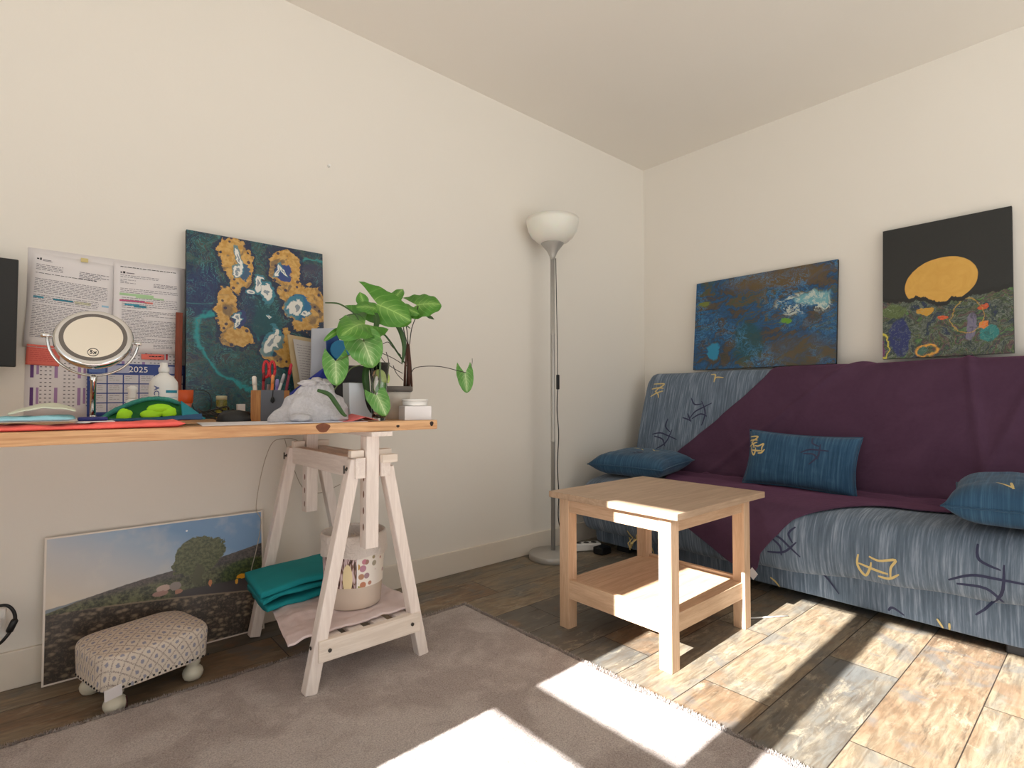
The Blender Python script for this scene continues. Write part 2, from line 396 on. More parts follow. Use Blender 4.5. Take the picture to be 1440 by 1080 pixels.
obj('support_beam', MB().box((.745, 1.49, .738), (.815, 2.10, .7525)), M_WHITEWOODY, tr, bevel=.002)
for (yy, z) in ((1.545, .640), (2.075, .640)):
    x = .695 if yy < 1.8 else .695
    obj('wing_bolt', MB().lathe([(.007, 0), (.007, .004), (.003, .006), (.003, .010)], (x, yy, z), 12, Matrix.Rotation(-PI/2, 3, 'Y')).box((x-.014, yy-.002, z-.012), (x-.010, yy+.002, z+.012)), M_SCREW, tr)
obj('screw', MB().lathe([(.005, 0), (.005, .002), (.002, .003)], (.589, 1.545, .14), 12, Matrix.Rotation(-PI/2, 3, 'Y')), M_SCREW, tr)
for x in (.635, .705, .785, .862):
    obj('shelf_slat', MB().box((x, 1.545, .146), (x+.045, 2.075, .158)), M_WHITEWOODY, tr, bevel=.002)

# cloth under the basket
M_CLOTHW = plain('pinkish_white_cotton', (216, 200, 200), .9, var=.04, scale=40, bump=.3)
def clothtop(u, v):
    x = .555 + .40*u; y = 1.56 + .30*v
    x += .05*(v-.5)*(1-u)
    z = .1655 + .006*(nz(x*14, y*14)+.6) + .004*nz(x*40, y*40)
    if u < .12: z -= (.12-u)*.10; 
    return (x, y, max(z, .150) if u > .1 else z)
mb = MB(); mb.grid(clothtop, 60, 50); o = obj('folded_cloth', mb, M_CLOTHW, solid=.006); tag(o, 'pinkish white cloth folded flat on the trestle shelf under the waste basket', 'cloth')

# teal folded textile
M_TEAL = plain('teal_cotton', (10, 142, 150), .85, var=.10, scale=14, bump=.25)
tl = thing('folded_teal_textile', 'folded turquoise teal fabric lying on the slatted trestle shelf', 'fabric', (.70, 1.9, .166))
def fold(z0, th, x0, x1, y0, y1, seed, droop):
    def f(u, v):
        a = 2*PI*u; c, s_ = math.cos(a), math.sin(a); c = math.copysign(abs(c)**.35, c); s_ = math.copysign(abs(s_)**.6, s_)
        xm = x0 + (x1-x0)*v; y = (y0+y1)/2 + (y1-y0)/2*c; z = z0 + th/2 + th/2*s_
        e = max(0, (x0+.10-xm)/.10); z += -droop*e*e*.5; z += .010*nz(xm*9, y*9, seed) + .012*(xm-x0)/(x1-x0) + .02*max(0, (y-1.9))
        return (xm + .012*nz(y*16, seed) + .006*c, y + .012*nz(xm*14, seed+4), z)
    mb = MB(); mb.grid(f, 36, 30, cu=True)
    bm = mb.bm
    return mb
for k, (z0, th, x0, x1) in enumerate(((.168, .024, .560, .800), (.196, .022, .545, .806), (.222, .030, .540, .81))):
    mbx = fold(z0, th, x0, x1, 1.825, 2.045, k*3, .018); bmesh.ops.holes_fill(mbx.bm, edges=[e for e in mbx.bm.edges if e.is_boundary])
    obj('fold', mbx, M_TEAL, tl)

# waste basket
BC = (.795, 1.715); BZ = .176
wb_ = thing('waste_basket', 'translucent plastic waste basket with a printed band and white bag liner', 'waste basket', (BC[0], BC[1], BZ))
g = G('frosted_plastic', .25, spec=.4); g.col(L(206, 192, 178)); g.b.inputs['Transmission Weight'].default_value = .0; M_FROST = g.m
obj('bucket', MB().lathe([(.086, .0), (.090, .006), (.101, .235), (.098, .235), (.087, .009), (.001, .008)], (BC[0], BC[1], BZ), 64, capt=True), M_FROST, wb_)
g = G('printed_basket_band', .45); U, V, _ = g.sep(g.co('UV'))
# pebbles on the right half, wooden spoons on the left half
uv = g.comb(g.mul(U, 22.0), g.mul(V, 3.6)); d = g.voro(uv, 1.1); vc = g.voro(uv, 1.1, out='Color')
peb = g.mix(.75, vc, L(176, 116, 92)); cpe = g.mix(g.step(d, .40, .47), peb, L(238, 232, 224))
sp = g.noise(g.comb(g.mul(U, 60.0), g.mul(V, 1.5)), 1.0, 2, .5, 2.0); csp = g.ramp(sp, [(.38, L(60, 34, 30)), (.46, L(120, 84, 66)), (.55, L(206, 184, 188)), (.7, L(226, 208, 206))])
g2 = g.ell(U, V, .650, .30, .026, .50); csp = g.mix(g.step(g2, 0.0, .06), csp, L(236, 220, 176))
sel = g.step(U, .700, .701); c = g.mix(sel, csp, cpe); ln = g.step(g.M('ABSOLUTE', g.sub(U, .700)), .002, .004); g.col(g.mix(ln, L(235, 235, 235), c)); M_BAND = g.m
obj('printed_band', MB().lathe([(.0945, .072), (.0995, .170)], (BC[0], BC[1], BZ), 96, capb=False, capt=False), M_BAND, wb_, recalc=False)
g = G('thin_white_bag', .4, spec=.3); g.col(L(226, 218, 212)); g.b.inputs['Transmission Weight'].default_value = .12; g.bump(g.noise(g.co('Object'), 45, 4, .6, 1.5), .9, .008); M_BAG = g.m
def bag(u, v):
    a = 2*PI*u; dz = .012*nz(math.cos(a)*1.5, math.sin(a)*1.5)
    if v < .15: r = .096; z = .16 + v/.15*.07
    elif v < .3: r = .096 + (v-.15)/.15*.010; z = .232 + math.sin((v-.15)/.15*PI)*.006
    else: r = .1045 + .004*abs(nz(a*6, v*4)) + .006*max(0, math.cos(a+.7))*(v-.3); z = .232 - (v-.3)/.7*(.062+dz)
    r += .0012*nz(a*14, v*6, 2)
    return (BC[0]+r*math.cos(a), BC[1]+r*math.sin(a), BZ+z)
mb = MB(); mb.grid(bag, 120, 24, cu=True); obj('bag_liner', mb, M_BAG, wb_)
# ------------------------------------------------------------------ coffee table
ct = thing('side_table', 'square pale wooden side table with a lower shelf beside the sofa', 'table', (1.74, 1.16, 0))
tx0, tx1, ty0, ty1, tz = 1.445, 2.045, .895, 1.440, .505
obj('table_top', MB().box((tx0, ty0, tz-.022), (tx1, ty1, tz)), M_TBL_T, ct, bevel=.002)
lw = .046
LX = (1.478, 1.965); LY = (.938, 1.370)
for x in LX:
    for y in LY:
        obj('leg', MB().box((x, y-.0, 0), (x+lw, y+lw, tz-.022)), M_TBL_Z, ct, bevel=.002)
ys = (LY[0]+lw, LY[1]); xs_ = (LX[0]+lw, LX[1])
for x in (LX[0]+.004, LX[1]+lw-.022):
    obj('apron', MB().box((x, ys[0], .430), (x+.018, ys[1], tz-.022)), M_TBL_Y, ct, bevel=.001)
    obj('lower_rail', MB().box((x, ys[0], .112), (x+.018, ys[1], .182)), M_TBL_Y, ct, bevel=.001)
for y in (LY[0]+.008, LY[1]+lw-.026):
    obj('apron', MB().box((xs_[0], y, .430), (xs_[1], y+.018, tz-.022)), M_TBL_X, ct, bevel=.001)
    obj('lower_rail', MB().box((xs_[0], y, .112), (xs_[1], y+.018, .172)), M_TBL_X, ct, bevel=.001)
obj('shelf', MB().box((LX[0]+.022, LY[0]+.026, .158), (LX[1]+lw-.022, LY[1]+lw-.026, .171)), M_TBL_X, ct, bevel=.001)

# ------------------------------------------------------------------ sofa bed
def fabric(name, cols, dark):
    g = G(name, .9, spec=.15); U, V, _ = g.sep(g.co('UV'))
    a = g.noise(g.comb(g.mul(U, 110.0), g.mul(V, 5.0)), 1.0, 4, .65); b = g.noise(g.comb(g.mul(U, 14.0), g.mul(V, 3.0)), 1.0, 2)
    c = g.ramp(g.add(g.mul(a, .75), g.mul(b, .25)), [(.30, cols[0]), (.48, cols[1]), (.56, cols[2]), (.68, cols[3])])
    g.col(c); g.b.inputs['Sheen Weight'].default_value = .15
    w = g.noise(g.co('Object'), 7, 3, .5, .6)
    g.bump(g.add(g.mul(a, .25), w), .45, .012); return g.m
M_SOFA = fabric('striped_blue_slub_fabric', [L(76, 88, 104), L(98, 113, 130), L(118, 132, 150), L(152, 165, 182)], 0)
M_PIL = fabric('striped_petrol_pillow_fabric', [L(38, 66, 92), L(48, 80, 108), L(58, 92, 120), L(74, 108, 134)], 0)
M_GOLD = plain('beige_brush_print', (206, 186, 128), .85, var=.08)
M_INK = plain('dark_blue_brush_print', (52, 56, 84), .85, var=.08)
M_DARKM = plain('dark_frame_metal', (24, 22, 24), .6)
SY0, SY1 = .04, 2.05
def ring_loft(prof, ys, scl, uvoff=0, fmod=None):
    """closed cross-section (x,z) lofted along y with rounded ends"""
    mb = MB(); cx = sum(p[0] for p in prof)/len(prof); cz = sum(p[1] for p in prof)/len(prof)
    cl = [Vector((p[0], p[1], 0)) for p in prof] + [Vector((prof[0][0], prof[0][1], 0))]
    sm = smoothpath(cl, 5)[:-1]; n = len(sm); rings = []; arc = [0]
    for i in range(1, n+1): arc.append(arc[-1] + (sm[i % n]-sm[i-1]).length)
    for y, k in zip(ys, scl):
        r = []
        for p in sm:
            x = cx + (p.x-cx)*(1-(1-k)*.5); z = cz + (p.y-cz)*k; q = Vector((x, y, z))
            if fmod: q = fmod(q)
            r.append(mb.bm.verts.new(q))
        rings.append(r)
    for j in range(len(ys)-1):
        for i in range(n):
            mb.face([rings[j][i], rings[j][(i+1) % n], rings[j+1][(i+1) % n], rings[j+1][i]],
                    [(ys[j], arc[i]), (ys[j], arc[i+1]), (ys[j+1], arc[i+1]), (ys[j+1], arc[i])], True)
    mb.face(rings[0]); mb.face(rings[-1][::-1]); return mb
def yrange(a, b, n=60):
    ys = [a, a+.006, a+.02, a+.045]; sc = [.80, .90, .97, 1.0]
    m = [a+.045+(b-a-.09)*k/n for k in range(1, n)]
    return ys + m + [b-.045, b-.02, b-.006, b], sc + [1.0]*(n-1) + [1.0, .97, .90, .80]
sf = thing('sofa_bed', 'blue grey striped sofa bed with brush-stroke motifs along the right wall', 'sofa', (2.7, 1.05, 0))
def zb(y): # drooping lower hem of the seat cover
    return -.035 if y > 1.2 else -.035 + .085*(1.2-y)/1.0
def seatmod(q):
    x, y, z = q
    if z < .27 and x < 2.5: z += (zb(y)+.012*nz(y*5))*(.27-z)/.12
    if z > .33: z += .007*nz(x*6, y*5)
    x += .010*nz(y*4, z*6, 3)*(1 if x < 2.4 else 0)
    return Vector((x, y, z))
seatp = [(2.46,.165),(2.37,.150),(2.322,.175),(2.300,.26),(2.312,.335),(2.352,.385),(2.42,.405),(2.56,.415),(2.72,.413),(2.86,.408),(2.90,.36),(2.90,.18),(2.7,.165)]
ys, sc = yrange(SY0, SY1); obj('seat', ring_loft(seatp, ys, sc, fmod=seatmod), M_SOFA, sf)
backp = [(2.850,.37),(2.832,.44),(2.850,.54),(2.905,.74),(2.962,.93),(2.985,.985),(3.025,1.018),(3.075,1.010),(3.100,.96),(3.095,.80),(3.05,.58),(2.97,.38)]
def backmod(q):
    x, y, z = q; return Vector((x + .008*nz(y*3, z*3, 5), y, z + (.006*nz(y*3, 2) if z > .9 else 0)))
ys, sc = yrange(SY0, SY1+.005); obj('backrest', ring_loft(backp, ys, sc, fmod=backmod), M_SOFA, sf)
basep = [(2.432,.035),(2.425,.10),(2.428,.19),(2.50,.20),(2.80,.20),(2.90,.19),(2.90,.035),(2.7,.03)]
ys, sc = yrange(.20, 2.045); obj('base_cover', ring_loft(basep, ys, sc, fmod=lambda q: Vector((q.x+.006*nz(q.y*4, q.z*8), q.y, q.z))), M_SOFA, sf)
for y in (.24, 1.86):
    obj('foot', MB().box((2.45, y-.04, 0), (2.50, y+.04, .05)), M_DARKM, sf, bevel=.004)
    obj('foot', MB().box((2.82, y-.04, 0), (2.87, y+.04, .05)), M_DARKM, sf, bevel=.004)

# surfaces for the prints and for the throw: profile curve with arc length
throwp = smoothpath([Vector(p+(0,)) for p in [(2.300,.06),(2.284,.14),(2.281,.22),(2.286,.30),(2.305,.350),(2.350,.398),(2.42,.4175),(2.56,.4275),(2.72,.4255),(2.812,.428),(2.822,.46),(2.837,.54),(2.893,.74),(2.950,.93),(2.974,.99),(3.02,1.030),(3.08,1.022),(3.112,.96)]], 8)
ARC = [0]
for i in range(1, len(throwp)): ARC.append(ARC[-1] + (throwp[i]-throwp[i-1]).length)
def prof_at(s, off=0.0):
    s = min(max(s, 0), ARC[-1]-1e-6); i = max(k for k in range(len(ARC)-1) if ARC[k] <= s)
    t = (s-ARC[i])/(ARC[i+1]-ARC[i]); p = throwp[i].lerp(throwp[i+1], t)
    a = throwp[max(i-1, 0)]; b = throwp[min(i+2, len(throwp)-1)]; d = (b-a).normalized(); n = Vector((-d.y, 0, d.x))
    return Vector((p.x, 0, p.y)) + n*off, n
def s_of(x=None, z=None, part='seat'):
    best = None
    for i, p in enumerate(throwp):
        d = (0 if x is None else abs(p.x-x)) + (0 if z is None else abs(p.y-z))
        if part == 'front' and p.y > .41: continue
        if part == 'back' and p.x < 2.815: continue
        if best is None or d < best[0]: best = (d, ARC[i])
    return best[1]
S_FRONT = s_of(2.35, .398); S_CREASE = s_of(2.812, .428); S_TOP = s_of(3.02, 1.03)
def glyph(mb, strokes, fmap, wd, mi):
    mb.mi = mi
    for st_ in strokes:
        pts = smoothpath([Vector((a, b, 0)) for a, b in st_], 5); P = []; N = []; W = []
        for i, p in enumerate(pts):
            t = i/(len(pts)-1); q, nn = fmap(p.x, p.y); P.append(q); N.append(nn); W.append(wd*(.25+math.sin(PI*min(1, .12+.8*t))**.7))
        mb.ribbon(P, W, N)
from mathutils.bvhtree import BVHTree
bpy.context.view_layer.update()
_bv = BVHTree.FromObject
def _sofa_bvh():
    vs_, fs_ = [], []
    for ch in sf.children:
        if ch.name.split('.')[0] in ('seat', 'backrest'):
            b0 = len(vs_); vs_ += [v.co + wloc(ch) for v in ch.data.vertices]; fs_ += [tuple(b0+i for i in p.vertices) for p in ch.data.polygons]
    return BVHTree.FromPolygons(vs_, fs_)
SOFA_BVH = _sofa_bvh()
def on_sofa(p, n, h):
    q, nn, i, d = SOFA_BVH.ray_cast(p + n*.07, -n, .13)
    return (q + n*h) if q is not None else p
G_A = [[(-.5,.45),(-.15,.30),(.45,.40),(.25,.05),(.15,-.45)],[(-.9,.5),(-1.0,.0),(-.8,-.45),(-.55,-.1),(-.45,.2)],[(-.95,.1),(-.3,-.15),(.1,-.25)],[(-.3,-.4),(.1,-.45),(.5,-.2)]]
G_B = [[(-.6,.45),(-.15,.25),(.15,-.1),(.5,-.55)],[(.55,.7),(.25,.4),(.35,0)],[(-.55,.3),(-.2,-.1),(-.25,-.5)],[(-.8,-.35),(-.1,-.35),(.5,.05)]]
G_C = [[(-.5,.5),(.4,.5),(-.1,.1),(-.2,-.1)],[(-.6,.1),(0,.2),(.4,.15)],[(-.6,-.5),(-.1,-.2),(.4,-.05)],[(-.3,-.05),(.0,-.3),(.1,-.6)]]
G_V = [[(-.3,.5),(-.05,-.1),(.05,-.5)],[(.35,.4),(.15,-.1),(0,-.5)]]
G_S = [[(-.4,.2),(0,.35),(.4,-.3)]]
def sofa_map(y0, s0, size, rot=0, off=-.0082):
    c, k = math.cos(rot), math.sin(rot)
    def f(a, b):
        a, b = a*c-b*k, a*k+b*c
        p, n = prof_at(s0 + b*size, 0); p = p + Vector((0, y0 - a*size, 0)); return on_sofa(p, n, .0016), n
    return f
pr = MB()
def SG(gl, y0, s0, size, rot, mi, wd=.0035): glyph(pr, gl, sofa_map(y0, s0, size, rot), wd, mi)
sF = lambda z: s_of(None, z, 'front'); sB = lambda z: s_of(None, z, 'back')
for (gl, y, s, sz, r, mi) in ((G_A, .585, sF(.245), .085, .1, 0), (G_B, .93, sF(.26), .10, .2, 1), (G_V, 1.47, sF(.30), .09, 0, 0), (G_S, 1.27, sF(.22), .05, 0, 0),
        (G_B, .30, sF(.27), .14, .9, 1), (G_S, .55, sF(.10), .05, .5, 1), (G_V, 1.70, sF(.12), .09, 0, 0), (G_S, 1.9, sF(.35), .08, .3, 0),
        (G_C, 1.955, sB(.915), .085, 0, 0), (G_S, 1.60, sB(.985), .07, -.5, 0), (G_S, 1.56, sB(.975), .06, .9, 0), (G_B, 1.86, sB(.63), .12, .6, 1), (G_B, 1.65, sB(.80), .11, 1.4, 1), (G_V, 1.72, sB(.74), .06, .9, 1),
        (G_S, 1.78, sB(.46), .07, .2, 0), (G_V, 1.63, sB(.46), .06, 0, 0)):
    SG(gl, y, s, sz, r, mi)
# strokes on the base cover
bmap = lambda y0, z0, size: (lambda a, b: (Vector((2.4180, y0-a*size, z0+b*size)), Vector((-1,0,0))))
glyph(pr, [[(-.5,.5),(0,-.3)],[(.5,.35),(.5,-.3)]], bmap(.44, .05, .035), .0028, 0)
glyph(pr, G_V, bmap(1.78, .09, .09), .0035, 0); glyph(pr, G_S, bmap(1.66, .06, .07), .0035, 0); glyph(pr, [[(-.5,.5),(0,.2),(.5,-.3)]], bmap(1.02, .05, .04), .003, 0)
glyph(pr, [[(-.5,.4),(0,.1),(.5,-.5)]], bmap(.82, .12, .10), .0028, 1)
obj('printed_motifs', pr, [M_GOLD, M_INK], sf, recalc=False)

# throw
g = G('plum_velvet_throw', .95, spec=.1); oc = g.co('Object'); a = g.noise(oc, 4, 4, .6, 1.0); b = g.noise(oc, 60, 3)
g.col(g.mix(g.add(g.mul(a, .8), g.mul(b, .2)), L(66, 44, 62), L(92, 66, 88))); g.b.inputs['Sheen Weight'].default_value = .35; g.b.inputs['Sheen Roughness'].default_value = .4
g.put(g.b.inputs['Sheen Tint'], L(190, 120, 160)); g.bump(g.add(a, g.mul(b, .3)), .5, .01); M_THROW = g.m
def lerp_tab(tab, s):
    if s <= tab[0][0]: return tab[0][1]
    for (a, va), (b, vb) in zip(tab, tab[1:]):
        if s <= b: return va + (vb-va)*(s-a)/(b-a)
    return tab[-1][1]
# left edge and right edge (y) of the throw against arc length
S_LO = s_of(2.288, .10, 'front')
YL = [(S_LO, 1.075), (sF(.13), 1.16), (sF(.25), 1.37), (S_FRONT, 1.56), (S_CREASE-.2, 1.68), (S_CREASE, 1.76), (sB(.50), 1.80), (sB(.73), 1.53), (sB(.97), 1.29), (S_TOP+.10, 1.22)]
YR = [(S_LO, 1.045), (sF(.20), 1.03), (sF(.29), .955), (sF(.36), .90), (S_FRONT+.03, .80), (S_FRONT+.115, .72), (S_FRONT+.20, .62), (S_FRONT+.26, .42), (S_FRONT+.30, .04), (S_TOP+.10, .04)]
NS, NY = 150, 150; S_END = S_TOP + .09
mb = MB()
def thf(u, v):
    s = S_LO + (S_END-S_LO)*u; yl, yr = lerp_tab(YL, s), lerp_tab(YR, s)
    y = yl + (yr-yl)*v; y += .008*nz(s*12, v*3)*(1 if v < .5 else .6)
    wr = .004 + .004*(nz(y*7, s*9)+1)*.5
    d = abs((y-1.05) - .55*(s-S_FRONT)); wr += .006*math.exp(-(d/.03)**2)
    if s > S_CREASE:
        dd = abs((s-S_CREASE) - (.62-(y-.9)*.95)); wr += .011*math.exp(-(dd/.022)**2)
        dd = abs((y-.36) - .12*(s-S_CREASE)); wr += .012*math.exp(-(dd/.018)**2)
        dd = abs((y-.31) + .35*(s-S_CREASE-.3)); wr += .010*math.exp(-(dd/.02)**2)
    if abs(s-S_CREASE) < .1: wr += .012*(1-abs(s-S_CREASE)/.1)*(1+nz(y*9, 3))
    p, n = prof_at(s, 0); p = Vector((p.x, y, p.z)); b = p + n*0
    q = on_sofa(p, n, 0)
    if (q-p).dot(n) < -.022: q = p - n*.022
    return q + n*(wr+.003)
# prof_at normals point away from the couch on this curve?  decide by testing the seat top
_t, _n = prof_at(S_FRONT+.1); SIGN = 1 if _n.z > 0 else -1
def thf2(u, v):
    q = thf(u, v)
    return q
mb.grid(thf2, NS, NY); th = obj('throw_blanket', mb, M_THROW, recalc=False, solid=.004)
tag(th, 'plum purple velvet throw draped over the sofa back and seat', 'blanket')
tgm = MB(); tgm.prism([(-.022,-.0),(0,-.026),(.022,0),(0,.026)], .0015, Matrix.Translation((2.262, 1.045, .118)) @ Matrix.Rotation(PI/2, 4, 'Z') @ Matrix.Rotation(.1, 4, 'Y'))
obj('care_tag', tgm, M_PAPER, th)

# pillows
def pillow(name, label, c, ax, ay, an, w_, h_, t_, seed, glyphs, group='small blue sofa pillows'):
    ax, ay, an = [Vector(q).normalized() for q in (ax, ay, an)]; c = Vector(c)
    root = thing(name, label, 'pillow', c, group)
    def surf(a, b, sgn):
        # a, b in -1..1
        ka = 1-.07*(b*b)*(1-abs(a)**6) ; kb = 1-.07*(a*a)
        x = a*w_/2*(1-.07*(1-b*b)*abs(a)**3); y = b*h_/2*(1-.09*(1-a*a)*abs(b)**3)
        th_ = (max(0, 1-a**4)*max(0, 1-b**4))**.55
        z = sgn*t_/2*th_*(1+.10*nz(a*2.2, b*2.2, seed)) + .004*nz(a*6, b*6, seed+2)*th_
        return c + ax*x + ay*y + an*z
    mb = MB()
    for sgn in (1, -1): mb.grid(lambda u, v: surf(2*u-1, 2*v-1, sgn), 36, 28, uvf=lambda u, v: (u*w_, v*h_))
    bmesh.ops.remove_doubles(mb.bm, verts=mb.bm.verts, dist=.0004)
    obj('pillow_body', mb, M_PIL, root)
    mb = MB(); P = [surf(a, b, 0) for a, b in [(-1+2*k/16, -1) for k in range(16)] + [(1, -1+2*k/16) for k in range(16)] + [(1-2*k/16, 1) for k in range(16)] + [(-1, 1-2*k/16) for k in range(17)]]
    mb.tube(P, .0035, 6); obj('seam_piping', mb, M_PIL, root)
    pm = MB()
    for (gl, a0, b0, sz, rot, mi) in glyphs:
        def fm(a, b, a0=a0, b0=b0, sz=sz, rot=rot):
            cc_, kk = math.cos(rot), math.sin(rot); x = a0 + (a*cc_-b*kk)*sz/(w_/2); y = b0 + (a*kk+b*cc_)*sz/(h_/2)
            x = max(-.97, min(.97, x)); y = max(-.97, min(.97, y))
            p = surf(x, y, 1); e = .02; n = (surf(x+e, y, 1)-surf(x-e, y, 1)).cross(surf(x, y+e, 1)-surf(x, y-e, 1))
            n = n.normalized() if n.length > 0 else an
            if n.dot(an) < 0: n = -n
            return p + n*.0015, n
        glyph(pm, gl, fm, .0032, mi)
    obj('printed_motifs', pm, [M_GOLD, M_INK], root, recalc=False); return root
pillow('sofa_pillow', 'rectangular petrol blue pillow propped upright in the middle of the sofa', (2.728, 1.03, .555), (0.06,-1,-.035), (.30,-.02,1), (-1,-.06,.32), .50, .275, .10, 1,
       [(G_C, -.86, .50, .055, 0, 0), (G_A, -.70, .25, .05, .3, 0), (G_B, .30, .35, .08, .9, 1)])
pillow('sofa_pillow', 'dark blue pillow lying flat at the far left corner of the sofa', (2.575, 1.825, .494), (.12,-1,-.0), (1,.12,.06), (-.06,0,1), .46, .40, .135, 5,
       [(G_S, -.1, .1, .09, .2, 0), (G_V, .35, .1, .06, .3, 0), (G_S, -.85, -.5, .05, .9, 0), (G_B, .1, -.4, .07, .6, 1)])
pillow('sofa_pillow', 'blue pillow lying on the right end of the sofa, cut by the photo edge', (2.52, .20, .506), (.05,-1,0), (1,.05,.10), (-.10,0,1), .46, .38, .15, 9,
       [(G_V, -.28, -.55, .06, .5, 0), (G_B, .2, 0, .07, .6, 1)])
# ------------------------------------------------------------------ floor lamp
lp = thing('floor_lamp', 'tall silver torchiere floor lamp with white bowl shade in the corner', 'lamp', (2.075, 2.035, 0))
lc = (2.075, 2.035, 0)
M_LAMP = plain('silver_lacquer', (176, 174, 170), .42, .45, var=.02)
obj('base', MB().lathe([(.128,.0),(.130,.006),(.130,.026),(.124,.033),(.02,.040),(.012,.044)], lc, 72), M_LAMP, lp)
obj('pole', MB().lathe([(.0115,.04),(.0115,.62),(.0122,.621),(.0122,.628),(.0115,.629),(.0115,1.20),(.0122,1.201),(.0122,1.208),(.0115,1.209),(.0115,1.625)], lc, 24), M_LAMP, lp)
obj('cup', MB().lathe([(.0118,1.610),(.016,1.628),(.028,1.655),(.050,1.684),(.060,1.697),(.062,1.700),(.056,1.700)], lc, 48), M_LAMP, lp)
g = G('opal_glass_bowl', .35, spec=.4); g.col(L(238, 234, 226)); g.b.inputs['Transmission Weight'].default_value = .10; g.b.inputs['Subsurface Weight'].default_value = .2; M_OPAL = g.m
obj('lamp_shade', MB().lathe([(.050,1.698),(.085,1.712),(.115,1.738),(.133,1.770),(.142,1.810),(.144,1.832),(.141,1.832),(.138,1.810),(.129,1.773),(.111,1.743),(.082,1.719),(.01,1.703)], lc, 72), M_OPAL, lp)
ca = smoothpath([(2.090,2.025,1.62),(2.092,2.018,1.2),(2.094,2.017,.98)], 8); cb = smoothpath([(2.094,2.016,.91),(2.090,2.018,.80),(2.098,2.014,.66),(2.090,2.016,.5),(2.098,2.014,.34),(2.094,2.012,.2),(2.13,1.995,.09),(2.17,2.02,.03),(2.26,2.05,.012),(2.30,2.04,.02)], 8)
obj('power_cord', MB().tube(ca, .0022, 6).tube(cb, .0028, 6), M_BLACKP, lp)
obj('switch', MB().box((2.086, 2.008, .905), (2.102, 2.022, .985)), M_BLACKP, lp, bevel=.004)

# power strip + plug
ps = thing('power_strip', 'white power strip lying on the floor between lamp and sofa', 'power strip', (2.34, 2.03, 0))
Mps = Matrix.Translation((2.30, 2.035, 0)) @ Matrix.Rotation(-.5, 4, 'Z')
obj('housing', MB().box((-.09, -.028, .002), (.11, .028, .042), Mps), M_WHITEP, ps, bevel=.006)
mb = MB()
for k in range(4):
    c = Mps @ Vector((-.06+.045*k, 0, .0425)); mb.lathe([(.016, 0), (.016, .0008), (.013, .001)], c, 20)
obj('socket', mb, M_BLACKM, ps)
o = obj('cable', MB().tube(smoothpath([(2.20,2.075,.008),(2.15,2.10,.006),(2.12,2.13,.012),(2.05,2.155,.012)], 8), .004, 8), M_WHITEP, ps)
o = obj('adapter', MB().box((2.30, 1.885, .001), (2.38, 1.95, .040)), M_BLACKP, bevel=.006); tag(o, 'small black plastic block on the floor by the left sofa corner', 'adapter')
o = obj('stick', MB().tube([(2.05, .99, .004), (2.21, .885, .004)], .0028, 8), M_WHITEP); tag(o, 'thin white stick lying on the dark floor beside the side table', 'stick')

# ------------------------------------------------------------------ paintings
def canvas(name, label, cat, origin, ux, uz, w_, h_, t_, mat, edge, parts=True, group=None):
    """origin lower-left front corner seen from the room; ux along width, uz up, both unit"""
    o0 = Vector(origin); ux = Vector(ux).normalized(); uz = Vector(uz).normalized(); n = ux.cross(uz).normalized()   # towards the room
    root = thing(name, label, cat, o0, group)
    mb = MB()
    c = [o0, o0+ux*w_, o0+ux*w_+uz*h_, o0+uz*h_]; v = [mb.bm.verts.new(p + n*.0004) for p in c]
    mb.face(v, [(0,0),(1,0),(1,1),(0,1)]); obj('picture_face', mb, mat, root, recalc=False)
    mb = MB(); a = [mb.bm.verts.new(p) for p in c]; b = [mb.bm.verts.new(p - n*t_) for p in c]
    mb.face(a); mb.face(b[::-1])
    for i in range(4): mb.face([a[i], b[i], b[(i+1) % 4], a[(i+1) % 4]])
    obj('stretcher', mb, edge, root); return root
M_EDGE = plain('dark_canvas_edge', (14, 20, 26), .7)

# poured painting over the desk
g = G('poured_acrylic_blue_gold', .35, spec=.5); U, V, _ = g.sep(g.co('UV')); asp = .662/.480
p = g.comb(U, g.mul(V, asp)); wv = g.noise(p, 3.2, 4, .6, 1.2, col=True); w2 = g.noise(p, 11, 3, .6, .8, col=True)
wa = g.sep(wv); wb2 = g.sep(w2)
u = g.add(U, g.add(g.mul(g.sub(wa[0], .5), .16), g.mul(g.sub(wb2[0], .5), .06))); v = g.add(V, g.add(g.mul(g.sub(wa[1], .5), .13), g.mul(g.sub(wb2[1], .5), .045)))
flow = g.noise(g.comb(u, g.mul(v, asp)), 4.5, 5, .62, 2.6)
flow = g.add(g.mul(g.sub(flow, .5), 1.7), .5)
base = g.ramp(flow, [(.25, L(16, 30, 60)), (.36, L(20, 52, 78)), (.43, L(16, 72, 80)), (.50, L(48, 66, 66)), (.56, L(22, 84, 88)), (.62, L(70, 74, 70)), (.72, L(38, 42, 70))])
flow2 = g.noise(g.comb(u, g.mul(v, asp)), 9, 5, .6, 3.0)
base = g.mix(g.step(flow2, .45, .60, 0, .6), base, g.ramp(flow2, [(.5, L(20, 110, 112)), (.56, L(84, 78, 66)), (.62, L(16, 40, 70))]))
def over(c, m, colr): return g.mix(m, c, colr)
base = over(base, g.step(g.ell(u, v, .10, .66, .17, .17), 0, .35, 0, .75), L(24, 38, 92))
base = over(base, g.mul(g.step(g.ell(u, v, .93, .83, .17, .13), 0, .3), .85), L(58, 54, 82))
base = over(base, g.step(g.ell(u, v, .40, .60, .13, .2), 0, .5, 0, .65), L(26, 46, 92))
base = over(base, g.mul(g.step(g.ell(u, v, .55, .55, .14, .16), 0, .4), .9), L(10, 74, 84))
base = over(base, g.mul(g.step(g.ell(u, v, .46, .22, .55, .20), .3, .6), .25), L(12, 84, 88))
